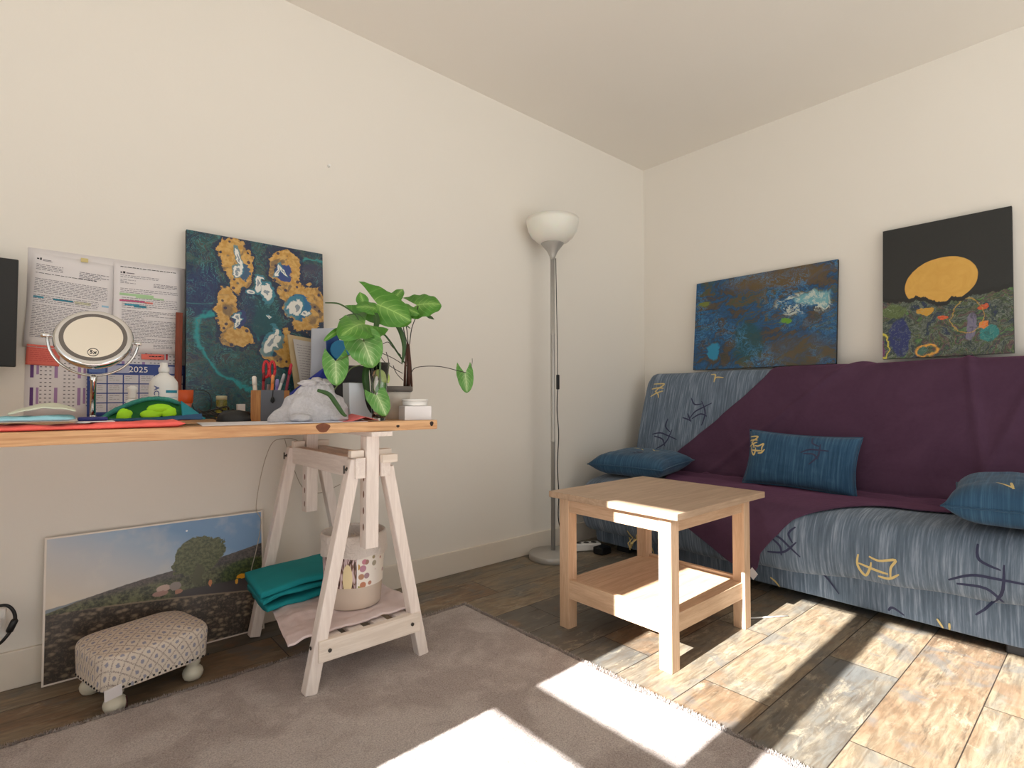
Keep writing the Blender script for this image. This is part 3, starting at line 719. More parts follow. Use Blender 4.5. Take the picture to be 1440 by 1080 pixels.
rs = g.M('ABSOLUTE', g.ell(u, v, .34, .36, .30, .16, -.5)); base = over(base, g.mul(g.step(rs, .0, .10, 1, 0), g.step(u, .45, .5, 1, 0)), L(22, 142, 148))
rs = g.M('ABSOLUTE', g.ell(u, v, .95, .80, .24, .17)); base = over(base, g.mul(g.step(rs, .0, .07, 1, 0), .8), L(46, 150, 150))
rs = g.M('ABSOLUTE', g.ell(u, v, .05, .82, .25, .22)); base = over(base, g.mul(g.step(rs, .0, .05, 1, 0), .6), L(70, 140, 140))
lines = g.step(g.M('ABSOLUTE', g.sub(g.M('FRACT', g.mul(flow, 9.0)), .5)), .0, .05, 1, 0); lines = g.step(g.M('ABSOLUTE', g.sub(g.M('FRACT', g.mul(flow, 6.0)), .5)), .02, .16, 1, 0); base = over(base, g.mul(lines, g.step(g.noise(p, 5, 3), .42, .6, .1, .75)), L(74, 140, 144)); base = over(base, g.mul(g.step(g.M('ABSOLUTE', g.sub(g.M('FRACT', g.mul(flow2, 7.0)), .5)), .0, .16, 1, 0), g.step(g.noise(p, 4, 3), .5, .62, .0, .6)), L(112, 96, 84))
gold = None
for (cx, cy, rx, ry, ro) in ((.31, .90, .105, .12, -.4), (.38, .80, .07, .12, -.4), (.68, .88, .13, .12, .2), (.72, .76, .09, .09, .7), (.265, .58, .075, .16, .1), (.33, .455, .125, .062, .1), (.86, .66, .17, .15, 0), (.63, .37, .15, .075, -.4), (.72, .42, .06, .10, .3)):
    e = g.ell(u, v, cx, cy, rx, ry, ro); gold = e if gold is None else g.mx(gold, e)
gold = g.add(gold, g.mul(g.sub(g.noise(p, 22, 4, .65), .5), .5)); base = over(base, g.mul(g.step(gold, -.26, -.14), .8), L(26, 34, 70))
spots = g.voro(p, 17.0); gcol = g.mix(g.step(g.noise(p, 30, 3), .4, .6), L(186, 142, 68), L(204, 164, 96))
big = g.voro(g.vscale(p, (1,1,1)), 8.0); gn = g.noise(p, 6, 3, .6, 1.5); gcol = g.mix(g.mul(g.step(gn, .5, .62), .75), gcol, L(96, 84, 74)); gcol = g.mix(g.step(g.add(big, g.mul(wb2[0], .15)), .24, .30, 1, 0), gcol, L(34, 62, 84)); gcol = g.mix(g.step(g.add(spots, g.mul(wb2[1], .2)), .28, .34, .9, 0), gcol, L(46, 42, 72))
base = over(base, g.step(gold, -.02, .02), gcol)
for (cx, cy, rx, ry, cl) in ((.80, .645, .10, .085, L(34, 104, 150)), (.66, .86, .07, .06, L(50, 70, 130)), (.35, .55, .05, .05, L(50, 60, 110)), (.40, .82, .04, .05, L(60, 90, 120))):
    base = over(base, g.step(g.ell(u, v, cx, cy, rx, ry), 0, .08), cl)
wh = None
for (cx, cy, rx, ry, ro) in ((.34, .885, .022, .07, .25), (.345, .82, .03, .022, 0), (.62, .87, .012, .05, -.5), (.67, .88, .012, .035, .6), (.565, .72, .055, .035, -.7), (.50, .765, .02, .05, .1), (.45, .71, .03, .018, .4), (.77, .64, .055, .055, 0), (.86, .60, .035, .012, .1), (.325, .565, .03, .014, 0), (.33, .53, .012, .03, 0), (.585, .43, .075, .05, .5), (.615, .455, .022, .07, .1), (.57, .60, .02, .008, 0)):
    e = g.ell(u, v, cx, cy, rx, ry, ro); wh = e if wh is None else g.mx(wh, e)
base = over(base, g.step(wh, -.45, -.30, 0, .8), L(60, 130, 150)); base = over(base, g.step(wh, -.05, .12), L(226, 226, 220))
base = over(base, g.mul(g.step(wh, .55, .62), .7), L(40, 90, 120))
g.col(base); M_P1 = g.m
lean = Vector((0, .045, .66)).normalized()
canvas('canvas_painting', 'poured blue, teal and gold abstract painting standing at the back of the desk', 'painting', (.365, 2.095, DZ1), (1,0,0), lean, .481, .662, .018, M_P1, M_EDGE)

# landscape painting at left on sofa back
g = G('poured_acrylic_ocean', .35); U, V, _ = g.sep(g.co('UV')); p = g.comb(g.mul(U, 1.38), V)
wv = g.sep(g.noise(p, 3.5, 5, .65, 1.0, col=True)); u = g.add(U, g.mul(g.sub(wv[0], .5), .22)); v = g.add(V, g.mul(g.sub(wv[1], .5), .22))
pp = g.comb(g.mul(u, 1.38), g.add(v, g.mul(u, -.25))); f1 = g.noise(g.vscale(pp, (1, 1.9, 1)), 2.6, 7, .68, 1.2)
f1 = g.add(g.mul(g.sub(f1, .5), 1.6), .49)
c = g.ramp(f1, [(.28, L(58, 60, 54)), (.36, L(84, 70, 52)), (.41, L(60, 60, 68)), (.45, L(22, 62, 92)), (.50, L(20, 88, 136)), (.54, L(30, 66, 110)), (.58, L(40, 78, 84)), (.64, L(92, 72, 50)), (.74, L(66, 78, 56))])
c = g.mix(g.mul(g.step(g.ell(u, v, .62, .93, .45, .16), 0, .5), .8), c, L(98, 80, 48))
c = g.mix(g.mul(g.step(g.ell(u, v, .75, .12, .35, .22), 0, .5), .6), c, L(84, 74, 56))
c = g.mix(g.mul(g.step(g.ell(u, v, .42, .28, .14, .25), 0, .4), .8), c, L(14, 74, 82))
f2 = g.noise(pp, 9, 6, .72, 1.8); m2 = g.mul(g.step(g.M('ABSOLUTE', g.sub(f2, .5)), .0, .035, 1, 0), g.step(g.noise(p, 2.2, 2), .44, .56)); c = g.mix(g.mul(m2, .8), c, L(70, 140, 190))
hl = g.step(g.ell(u, v, .86, .66, .14, .10), 0, .4); c = g.mix(g.mul(hl, .75), c, L(120, 180, 190)); c = g.mix(g.mul(g.step(f2, .52, .56), g.mul(g.step(g.ell(u, v, .80, .62, .2, .14), 0, .3), .9)), c, L(190, 200, 190))
c = g.mix(g.step(g.ell(u, v, .15, .20, .05, .11), 0, .3), c, L(30, 130, 170)); c = g.mix(g.step(g.ell(u, v, .67, .45, .05, .04), 0, .3), c, L(96, 150, 40)); c = g.mix(g.step(g.ell(u, v, .08, .74, .06, .05), 0, .4), c, L(110, 120, 50))
g.col(c); M_P2 = g.m
ln = Vector((.055, 0, .55)).normalized()
canvas('canvas_painting', 'ocean blue and brown poured painting leaning on the wall above the sofa', 'painting', (3.045, 1.765, 1.034), (0,-1,0), ln, .80, .55, .018, M_P2, M_EDGE)

# black painting with a gold disc
g = G('black_canvas_gold_moon', .45); U, V, _ = g.sep(g.co('UV')); p = g.comb(g.mul(U, .74), V)
wv = g.sep(g.noise(p, 6, 4, .6, .8, col=True)); u = g.add(U, g.mul(g.sub(wv[0], .5), .14)); v = g.add(V, g.mul(g.sub(wv[1], .5), .12))
c = g.mix(g.noise(p, 60, 3), L(30, 32, 32), L(38, 40, 40))
me_ = g.ell(g.add(U, g.mul(g.sub(wv[0], .5), .015)), g.add(V, g.mul(g.sub(wv[1], .5), .012)), .475, .545, .285, .175, .12)
hor = g.add(.375, g.add(g.mul(g.sub(g.noise(g.comb(U, 0.0), 5.0, 5, .6), .5), .20), g.mul(g.M('ABSOLUTE', g.sub(U, .5)), .14)))
mcol = g.mix(g.noise(p, 7, 3, .6, 2.5), L(196, 148, 62), L(218, 172, 86)); c = g.mix(g.step(me_, -.012, .012), c, mcol)
gap = g.mul(g.step(v, .36, .37), 1.0); c = g.mix(g.mul(g.step(g.sub(hor, V), -.035, -.028), g.step(V, .0, .01)), c, L(28, 30, 30))
f1 = g.noise(g.comb(g.mul(u, .74), v), 4.2, 6, .62, 2.6); f1 = g.add(g.mul(g.sub(f1, .5), 1.5), .5)
land = g.ramp(f1, [(.30, L(30, 44, 76)), (.38, L(46, 62, 50)), (.43, L(104, 110, 104)), (.47, L(40, 52, 46)), (.51, L(74, 98, 58)), (.55, L(96, 66, 70)), (.60, L(44, 54, 64)), (.70, L(80, 116, 60))])
for (cx, cy, rx, ry, cl) in ((.14, .16, .09, .16, L(34, 46, 100)), (.10, .36, .12, .05, L(84, 100, 58)), (.36, .35, .07, .03, L(190, 144, 50)), (.50, .27, .04, .02, L(204, 84, 40)), (.84, .14, .07, .06, L(36, 120, 120)), (.80, .20, .04, .03, L(214, 120, 50)), (.33, .05, .06, .04, L(60, 100, 90)), (.80, .32, .05, .02, L(190, 80, 40)), (.70, .20, .05, .10, L(110, 104, 130))):
    land = g.mix(g.step(g.ell(u, v, cx, cy, rx, ry), 0, .15), land, cl)
rr = g.M('ABSOLUTE', g.ell(u, v, .36, .045, .085, .045)); land = g.mix(g.step(rr, .0, .22, 1, 0), land, L(224, 160, 60))
rr = g.M('ABSOLUTE', g.ell(u, v, .68, .27, .12, .12)); land = g.mix(g.mul(g.step(rr, .0, .06, 1, 0), .8), land, L(190, 150, 60))
rr = g.M('ABSOLUTE', g.ell(u, v, .01, .10, .035, .09)); land = g.mix(g.step(rr, .0, .25, 1, 0), land, L(210, 196, 70)); land = g.mix(g.step(g.ell(u, v, -.01, .08, .03, .07), 0, .2), land, L(100, 40, 90))
f3 = g.noise(g.comb(g.mul(u, .74), v), 9, 5, .6, 2.4); fl = g.step(g.M('ABSOLUTE', g.sub(g.M('FRACT', g.mul(f3, 7.0)), .5)), .0, .09, 1, 0); land = g.mix(g.mul(fl, .5), land, L(150, 164, 140)); land = g.mix(g.mul(g.step(f3, .54, .62), .5), land, L(36, 46, 44))
c = g.mix(g.step(g.sub(hor, V), -.004, .004), c, land)
g.col(c); M_P3 = g.m
ln = Vector((.045, 0, .63)).normalized()
canvas('canvas_painting', 'black painting with a big gold moon over a colourful shore, leaning above the sofa', 'painting', (3.055, .765, 1.046), (0,-1,0), ln, .467, .634, .018, M_P3, M_EDGE)

# big landscape photograph on the floor
g = G('landscape_photo_print', .3, spec=.5); U, V, _ = g.sep(g.co('UV')); p = g.comb(g.mul(U, 1.44), V)
n1 = g.noise(p, 14, 5, .65); n2 = g.noise(p, 45, 4, .65); n3 = g.noise(p, 5, 3)
t_ = g.add(g.mul(U, .55), g.mul(V, .75)); sky = g.ramp(t_, [(.45, L(214, 204, 190)), (.68, L(196, 198, 202)), (.87, L(160, 182, 206)), (1.0, L(120, 156, 196))])
sky = g.mix(g.mul(g.step(n3, .5, .7), .25), sky, L(222, 216, 208))
j = g.mul(g.sub(n1, .5), .02)
hillY = g.add(g.add(.478, g.mul(U, .262)), g.add(j, g.mul(g.M('SINE', g.mul(U, 5.5)), .018)))
far = g.add(.505, g.add(g.mul(U, .20), j)); c = g.mix(g.step(g.sub(far, V), -.003, .003), sky, L(126, 136, 144))
hill = g.mix(g.step(g.add(g.mul(n1, .5), g.mul(n2, .5)), .38, .62), L(58, 56, 58), L(104, 96, 92)); hill = g.mix(g.mul(g.step(g.sub(g.add(.50, g.mul(U, .12)), V), -.03, .03), 1.0), hill, g.mix(g.step(g.add(g.mul(n1, .5), g.mul(n2, .5)), .4, .6), L(48, 52, 40), L(112, 114, 82)))
c = g.mix(g.step(g.sub(hillY, V), -.003, .003), c, hill)
gr = g.ell(U, g.add(V, j), .92, .50, .16, .12); c = g.mix(g.step(gr, 0, .1), c, g.mix(g.step(n2, .4, .6), L(44, 56, 34), L(84, 96, 54)))
rd = g.mul(g.step(g.sub(.455, V), -.004, .004), g.step(U, .50, .58)); c = g.mix(rd, c, L(64, 58, 60))
tw = g.mul(g.sub(n1, .5), .10); te = g.mx(g.ell(g.add(U, tw), g.add(V, tw), .655, .705, .115, .155), g.mx(g.ell(g.add(U, tw), g.add(V, tw), .60, .66, .07, .10), g.ell(g.add(U, tw), g.add(V, tw), .75, .74, .05, .09)))
tcol = g.mix(g.step(n2, .35, .65), L(64, 74, 46), L(110, 112, 78)); c = g.mix(g.step(te, 0, .06), c, tcol)
c = g.mix(g.step(g.ell(g.add(U, tw), V, .655, .56, .045, .14), .3, .45), c, L(84, 86, 62))
for (cx, cy, rx, ry, cl) in ((.49, .50, .035, .028, L(196, 170, 158)), (.475, .465, .040, .022, L(170, 134, 124)), (.545, .50, .03, .035, L(150, 140, 134)), (.56, .455, .02, .02, L(178, 130, 110)), (.715, .47, .010, .03, L(206, 136, 90)), (.88, .475, .030, .022, L(222, 160, 40)), (.852, .44, .010, .022, L(226, 170, 60)), (.925, .47, .014, .03, L(200, 120, 60))):
    c = g.mix(g.step(g.ell(g.add(U, g.mul(g.sub(n2, .5), .02)), g.add(V, g.mul(g.sub(n2, .5), .02)), cx, cy, rx, ry), 0, .15), c, cl)
wallY = g.add(.47, g.mul(g.M('POWER', U, 1.4), -.145)); stn = g.voro(g.vscale(p, (1, 1.8, 1)), 16, 'F1'); stc = g.mix(g.step(stn, .15, .5), L(160, 142, 120), L(70, 62, 56)); stc = g.mix(g.mul(g.step(n1, .46, .62), .8), stc, L(52, 46, 42)); stc = g.mix(g.mul(g.step(n2, .5, .6), .4), stc, L(140, 124, 104))
stc = g.mix(g.step(U, .0, .7, .35, 0), stc, L(48, 42, 40))
c = g.mix(g.step(g.sub(g.add(wallY, j), V), -.002, .002), c, stc); tp = g.step(g.M('ABSOLUTE', g.sub(g.add(wallY, g.mul(j, .4)), V)), .003, .009, 1, 0); c = g.mix(g.mul(tp, g.mul(g.step(U, .1, .3), .75)), c, L(150, 134, 112))
moon = g.ell(U, V, .60, .915, .006, .008); c = g.mix(g.step(moon, 0, .3), c, L(235, 240, 245))
brd = g.mn(g.mul(g.mn(U, g.sub(1.0, U)), .62), g.mul(g.mn(V, g.sub(1.0, V)), .43)); c = g.mix(g.step(brd, .0045, .0055), L(226, 218, 208), c)
g.col(c); M_P4 = g.m
canvas('landscape_print', 'photo print of a hillside with pine tree leaning on the wall under the desk', 'picture', (.012, 2.118, .002), (1,0,0), (0, .045, .43), .622, .430, .006, M_P4, M_WHITEP)

# ------------------------------------------------------------------ footstool
g = G('floral_lattice_fabric', .95, spec=.1); U, V, _ = g.sep(g.co('UV'))
a = g.add(g.mul(U, 25.0), g.mul(V, 25.0)); b = g.sub(g.mul(U, 25.0), g.mul(V, 25.0))
fa = g.sub(g.M('FRACT', a), .5); fb = g.sub(g.M('FRACT', b), .5); bl = g.noise(g.comb(U, V), 260, 2); wob = g.mul(g.sub(bl, .5), .16)
lat = g.mx(g.step(g.add(g.M('ABSOLUTE', fa), wob), .40, .46), g.step(g.add(g.M('ABSOLUTE', fb), wob), .40, .46))
dash = g.step(g.noise(g.comb(U, V), 420, 2), .42, .55)
r = g.M('SQRT', g.add(g.mul(fa, fa), g.mul(fb, fb))); fl_ = g.step(g.add(g.add(r, g.mul(wob, 2.2)), g.mul(g.M('ABSOLUTE', g.mul(fa, fb)), 2.4)), .17, .25, 1, 0)
c = g.mix(g.noise(g.co('Object'), 5, 2), L(206, 194, 180), L(222, 212, 200)); c = g.mix(g.mul(lat, g.mul(dash, .75)), c, L(118, 104, 104)); c = g.mix(g.mul(fl_, .8), c, L(128, 132, 156))
g.col(c); g.bump(bl, .4, .002); M_STOOL = g.m
SC = Vector((.240, 1.938, 0)); SA = math.radians(15)
st = thing('footstool', 'low footstool with grey floral lattice fabric and round cream bun feet', 'footstool', SC)
RS = Matrix.Rotation(SA, 4, 'Z')
SW, SD = .292, .245
def cush(u, v):
    # polar style: v 0 = centre top, 1 = bottom hem
    a = 2*PI*u; cx_, sy_ = math.cos(a), math.sin(a); k = (abs(cx_)**5 + abs(sy_)**5)**(-1/5)
    if v < .6: r = v/.6*.93; z = .178 - .018*(v/.6)**2.6 + .003*nz(cx_*r*3, sy_*r*3)
    elif v < .75: t = (v-.6)/.15; r = .93 + .07*math.sin(t*PI/2); z = .160 - .022*(1-math.cos(t*PI/2))
    else: t = (v-.75)/.25; r = 1.0 - .02*t; z = .138 - t*.070
    return SC + RS @ Vector((SW/2*r*cx_*k, SD/2*r*sy_*k, z))
def cuv(u, v):
    a = 2*PI*u; q = RS.inverted() @ (cush(u, v) - SC); dn = max(0, .165-q.z)
    return (q.x + dn*math.cos(a)*.6 + .5, q.y + dn*math.sin(a) + .5)
mb = MB(); mb.grid(cush, 96, 40, uvf=cuv, cu=True)
bmesh.ops.remove_doubles(mb.bm, verts=mb.bm.verts, dist=.0002); obj('cushion', mb, M_STOOL, st)
obj('frame', MB().box((-SW/2+.035, -SD/2+.03, .060), (SW/2-.035, SD/2-.03, .085), Matrix.Translation(SC) @ RS), M_DARKM, st)
def nail(p, R):
    o = obj('upholstery_nail', MB().lathe([(.0032, 0), (.0032, .001), (.001, .003)], SC + RS @ Vector(p), 8, RS.to_3x3() @ R), M_DARKM, st)
for k in range(18):
    for sgn in (-1, 1): nail((-SW/2+.02+k*(SW-.04)/17, sgn*(SD/2-.003), .075), Matrix.Rotation(-sgn*PI/2, 3, 'X'))
for k in range(12): nail((-SW/2+.003, -SD/2+.02+k*(SD-.04)/11, .075), Matrix.Rotation(-PI/2, 3, 'Y'))
M_BUN = plain('cream_lacquer', (206, 200, 182), .35, var=.04, scale=60)
for sx_ in (-1, 1):
    for sy_ in (-1, 1):
        obj('foot', MB().lathe([(.012,.0),(.022,.004),(.027,.013),(.0285,.022),(.026,.031),(.020,.038),(.015,.043),(.020,.050),(.020,.066)], SC + RS @ Vector((sx_*(SW/2-.045), sy_*(SD/2-.040), 0)), 32), M_BUN, st)
mb = MB(); mb.box((-.020, -.001, -.017), (.020, .001, .017), Matrix.Translation(SC + RS @ Vector((-SW/2+.024, -SD/2-.005, .072))) @ RS @ Matrix.Rotation(.25, 4, 'X') @ Matrix.Rotation(-.12, 4, 'Y')); obj('fabric_label', mb, M_PAPER, st)
obj('cord', MB().tube(smoothpath([SC + RS @ Vector((-SW/2+.055, -SD/2-.003, .050)), SC + RS @ Vector((-SW/2+.058, -SD/2-.001, .03)), SC + RS @ Vector((-SW/2+.056, -SD/2+.003, .010))], 5), .0022, 6), plain('dark_red_cord', (60, 26, 22), .8), st)

# ------------------------------------------------------------------ wall socket with cable, black panel
so = thing('wall_socket', 'white wall socket at the left photo edge above the baseboard', 'socket', (-.10, WY, .2))
obj('plate', MB().box((-.155, WY-.010, .155), (-.070, WY, .240)), M_WHITEP, so, bevel=.004)
obj('plug', MB().box((-.120, WY-.045, .185), (-.078, WY-.011, .215)), M_WHITEP, so, bevel=.006)
cb = thing('cable', 'thick black cable looping past the wall socket at the left edge', 'cable', (-.06, 2.13, .2))
loop = [(-.20,2.135,.235),(-.13,2.13,.256),(-.080,2.125,.262),(-.062,2.125,.255),(-.051,2.125,.235),(-.049,2.125,.212),(-.056,2.125,.188),(-.068,2.125,.168),(-.085,2.13,.150),(-.13,2.13,.125)]
obj('cord', MB().tube(smoothpath(loop, 8), .0045, 8), M_BLACKP, cb)
obj('connector', MB().tube([(-.0495,2.125,.218),(-.0495,2.125,.212),(-.0600,2.125,.185),(-.063,2.125,.181)], [.005,.009,.009,.005], 10), M_BLACKP, cb)
o = thing('television', 'black flat panel screen on the wall at the far left edge', 'television', (-.4, 2.12, 1.1))
obj('screen_back', MB().box((-.78, 2.115, .949), (-.066, 2.150, 1.252), Matrix.Rotation(0, 4, 'Y')), M_BLACKM, o, bevel=.004)
obj('bezel', MB().box((-.785, 2.108, .944), (-.061, 2.116, 1.257)), M_BLACKP, o, bevel=.003)
obj('wall_mount', MB().box((-.5, 2.149, 1.03), (-.35, 2.18, 1.17)), M_DARKM, o)
# small chip/hook marks on the wall
o = obj('wall_hook', MB().lathe([(.006, 0), (.006, .002), (.003, .006), (.003, .012), (.005, .014)], (.883, 2.18, 1.83), 14, Matrix.Rotation(PI/2, 3, 'X')), M_WHITEP); tag(o, 'tiny white hook high on the left wall above the desk', 'hook')

# thin white cable hanging under the desk
o = obj('thin_cable', MB().tube(smoothpath([(.80,2.12,.66),(.74,2.13,.695),(.70,2.13,.700),(.665,2.14,.69),(.64,2.14,.64),(.615,2.13,.55),(.60,2.12,.45),(.615,2.11,.40),(.60,2.11,.30),(.58,2.10,.22),(.60,2.10,.17),(.64,2.12,.21),(.66,2.14,.19)], 8), .0016, 6)
    .tube(smoothpath([(.705,2.14,.70),(.735,2.14,.60),(.78,2.14,.50),(.85,2.14,.475),(.93,2.14,.50)], 8), .0014, 6), plain('grey_thin_cable', (170, 160, 146), .5)); tag(o, 'thin pale cable hanging behind the trestle under the desk', 'cable')
# ------------------------------------------------------------------ papers on the wall
INK = plain('grey_print_ink', (120, 116, 124), .8); INKD = plain('black_print_ink', (40, 40, 46), .8)
HL = {k: plain('highlighter_'+k, v, .8) for k, v in dict(cyan=(70,160,186), paleblue=(150,190,214), green=(170,206,160), beige=(206,204,176), pink=(196,90,130), coral=(222,120,110), teal=(40,136,160), purple=(96,60,120), lilac=(164,132,176), navy=(46,66,136), midblue=(92,116,172), paleviolet=(176,180,204), red=(190,50,66)).items()}
HLK = list(HL)
def sheet(name, label, cat, tl, w_, h_, rot, y, marks, mat=M_PAPER, group=None, curl=0.0):
    """tl = (x,z) of the top-left corner; marks = list of (mat, u0, v0, u1, v1) in metres from the top-left corner, v downwards"""
    root = thing(name, label, cat, (tl[0], y, tl[1]), group)
    c, k = math.cos(rot), math.sin(rot)
    def P(u, v, d=0): return Vector((tl[0] + u*c - v*k, y - d - curl*(v/h_)**2, tl[1] - v*c - u*k))
    mb = MB(); mb.grid(lambda a, b: P(a*w_, b*h_), 10, 12); obj('paper_sheet', mb, mat, root, solid=.0008)
    mats = []
    mb = MB()
    for m, u0, v0, u1, v1 in marks:
        if m not in mats: mats.append(m)
        mb.mi = mats.index(m); d = .0012 if m in (INK, INKD) else .0009
        n = max(1, int((v1-v0)/.03))
        for q in range(n):
            a, b = v0+(v1-v0)*q/n, v0+(v1-v0)*(q+1)/n
            mb.face([mb.bm.verts.new(P(*t, d)) for t in ((u0,a),(u0,b),(u1,b),(u1,a))])
    if marks: obj('printed_marks', mb, mats, root, recalc=False)
    return root, P
def textlines(u0, u1, v0, v1, dv, dens=.9, th=.0016, m=None):
    out = []; v = v0
    while v < v1:
        u = u0; end = u1 if random.random() < dens else u0+(u1-u0)*random.uniform(.3, .8)
        while u < end:
            ww = random.uniform(.004, .014); out.append((m or INK, u, v, min(u+ww, end), v+th)); u += ww+.0022
        v += dv
    return out
random.seed(3)
# yearly planner poster behind everything
mk = []
for cx_ in (.022, .105, .19):
    pass
for k in range(7):
    x = .012 + .056*k
    for (v0, v1) in ((.335, .395), (.425, .480)):
        mk.append((HL['purple' if k % 3 == 0 else 'lilac'], x, v0, x+.008, v1))
        if k % 2 == 0: mk.append((HL['lilac'], x+.014, v0, x+.020, v0+.05))
    for r in range(16):
        v = .30+.012*r
        for q in range(3): mk.append((INK, x+.022+.011*q, v, x+.027+.011*q, v+.003))
    mk.append((HL['red'], x+.01, .290, x+.014, .300))
for (x, wd) in ((.30, .006), (.315, .004), (.36, .005)): mk.append((HL['red' if wd != .004 else 'lilac'], x, .285, x+wd, .325))
mk += [(INKD, .388, .288, .394, .292)]
sheet('wall_planner', 'large pale year planner with purple columns hung behind the letters', 'planner', (-.043, 1.312), .418, .520, .0, 2.1785, mk)
# left letter
mk = [(INKD, .012, .016, .017, .020), (INKD, .019, .014, .023, .021), (INK, .026, .018, .045, .020), (INK, .026, .0215, .048, .023)]
mk += textlines(.012, .075, .034, .052, .005) + textlines(.115, .190, .038, .060, .005, th=.002) + textlines(.012, .160, .060, .066, .006, m=INKD)
mk += textlines(.012, .190, .078, .122, .0052) + textlines(.012, .17, .128, .150, .0052)
mk += [(HL['cyan'], .012, .132, .036, .138), (HL['teal'], .058, .134, .106, .140), (HL['beige'], .110, .133, .150, .142), (HL['paleblue'], .178, .135, .196, .141)]
mk += textlines(.012, .195, .158, .262, .0052, .8)
sheet('letter', 'printed letter with pale blue highlights, left of the two pinned sheets', 'letter', (-.033, 1.300), .205, .290, .055, 2.176, mk, curl=.004, group=None)
# right letter
mk = textlines(.018, .175, .012, .018, .006, m=INKD, dens=1, th=.0022) + [(INKD, .018, .030, .023, .034), (INKD, .025, .028, .031, .035), (INK, .034, .031, .056, .034)]
mk += textlines(.018, .125, .040, .050, .0055) + textlines(.018, .06, .055, .066, .005) + textlines(.110, .178, .060, .074, .005, th=.002) + textlines(.018, .18, .084, .100, .006)
mk += [(HL['green'], .016, .100, .110, .108), (HL['green'], .06, .108, .140, .113), (HL['pink'], .016, .122, .085, .128), (HL['coral'], .085, .124, .108, .130), (HL['teal'], .055, .137, .090, .145), (HL['cyan'], .030, .134, .070, .140)]
mk += textlines(.022, .180, .114, .150, .0065, .9) + textlines(.022, .185, .156, .262, .0052, .85) + textlines(.11, .165, .268, .280, .005)
sheet('letter', 'printed letter with green and pink highlights, right of the two pinned sheets', 'letter', (.166, 1.303), .192, .298, -.01, 2.1745, mk, curl=.003)
o = obj('adhesive_tape', MB().box((.082, 2.170, 1.288), (.100, 2.1745, 1.300)), plain('yellow_tape', (206, 190, 130), .5)); tag(o, 'small yellow piece of tape holding the left letter to the wall', 'tape')
# sticky notes
M_NOTE = plain('coral_sticky_note', (226, 116, 104), .8, var=.04)
mk = textlines(.008, .068, .006, .050, .006, .9, m=HL['red'], th=.0009)
sheet('sticky_note', 'square coral sticky note under the left letter', 'note', (-.040, 1.018), .078, .062, .04, 2.172, mk, mat=M_NOTE, curl=-.004)
sheet('sticky_note', 'narrow coral note above the blue calendar', 'note', (.245, 1.003), .066, .018, -.03, 2.170, textlines(.022, .06, .006, .012, .006, 1, m=INKD, th=.003), mat=M_NOTE)
# blue calendar
M_CAL = plain('calendar_blue_card', (44, 68, 138), .5, var=.06); M_CALW = plain('calendar_cell', (206, 206, 212), .7)
mk = []
for k, (a, b) in enumerate(((.004, .046), (.052, .110), (.196, .238), (.242, .262))): mk.append((HL['midblue'] if k in (0, 3) else HL['paleviolet'], a, .005, b, .030))
for r in range(4):
    for q in range(6):
        a = .010+.0425*q; mk.append((M_CALW, a, .036+.031*r, a+.039, .036+.031*r+.0275)); mk += textlines(a+.004, a+.030, .041+.031*r, .058+.031*r, .006, .7, th=.0012)
cal, PC = sheet('wall_calendar', 'blue 2025 calendar card standing at the wall behind the make-up mirror', 'calendar', (.103, .966), .268, .172, -.012, 2.160, mk, mat=M_CAL)
text_obj('year_number', '2025', .027, PC(.134, .0185, .0016), (PI/2, 0, 0), M_WHITEP, cal)

# ------------------------------------------------------------------ make-up mirror
mc = Vector((.092, 1.66, .985)); mi_ = thing('makeup_mirror', 'round chrome tilting make-up mirror marked 5x on a slim stand on the desk', 'mirror', (.092, 1.66, DZ1))
obj('base', MB().lathe([(.060,.0),(.062,.003),(.060,.008),(.02,.014),(.008,.018),(.006,.03)], (.092, 1.66, DZ1), 48), M_CHROME, mi_)
obj('stem', MB().lathe([(.0062,.02),(.0062,.112),(.0075,.114),(.0075,.128)], (.092, 1.66, DZ1), 20), M_CHROME, mi_)
# view direction from the camera and the yoke facing
yaw = math.atan2(mc.x, mc.y)                                                  # facing the camera
fa_ = -.10                                                                     # yoke turned slightly
RY_ = Matrix.Rotation(-(yaw) + fa_ , 3, 'Z'); side = RY_ @ Vector((1,0,0)); fwd = RY_ @ Vector((0,-1,0))
tilt_roll = .18
side = (side*math.cos(.06) + Vector((0,0,-1))*math.sin(.06)).normalized()     # axis droops to the right
nrm = (fwd*math.cos(.45) + Vector((0,0,1))*math.sin(.45)); nrm = (nrm - side*nrm.dot(side)).normalized(); upv = nrm.cross(side) if nrm.cross(side).z > 0 else side.cross(nrm)
yp = []
up0 = side.cross(fwd); up0 = up0 if up0.z > 0 else -up0
for k in range(25):
    a = PI + PI*k/24; yp.append(mc + side*(.088*math.cos(a)) + up0*(.088*math.sin(a)) + Vector((0,0,.012)))
obj('yoke', MB().tube(yp, .0032, 10), M_CHROME, mi_)
obj('pivot_knob', MB().tube([mc-side*.080+Vector((0,0,.012)), mc-side*.100+Vector((0,0,.012))], [.004,.006], 12), M_CHROME, mi_)
obj('pivot_knob', MB().tube([mc+side*.080+Vector((0,0,.012)), mc+side*.095+Vector((0,0,.012))], [.004,.005], 12), M_CHROME, mi_)
MM = Matrix((side, upv, nrm)).transposed()
hc = mc + Vector((0,0,.012))
hd = obj('mirror_head', MB().lathe([(.071,-.014),(.076,-.012),(.0785,-.006),(.079,.006),(.076,.012),(.071,.0135),(.066,.0125)], hc, 72, MM), M_CHROME, mi_)
M_MIR = plain('mirror_glass', (240, 236, 226), .02, 1.0, var=0)
M_RIM = plain('mirror_dark_rim', (116, 112, 110), .25, .8, var=0)
def ring(r0, r1, z): 
    m = MB(); m.lathe([(r0, z), (r1, z+.0001)], hc, 72, MM, capb=False, capt=False); return m
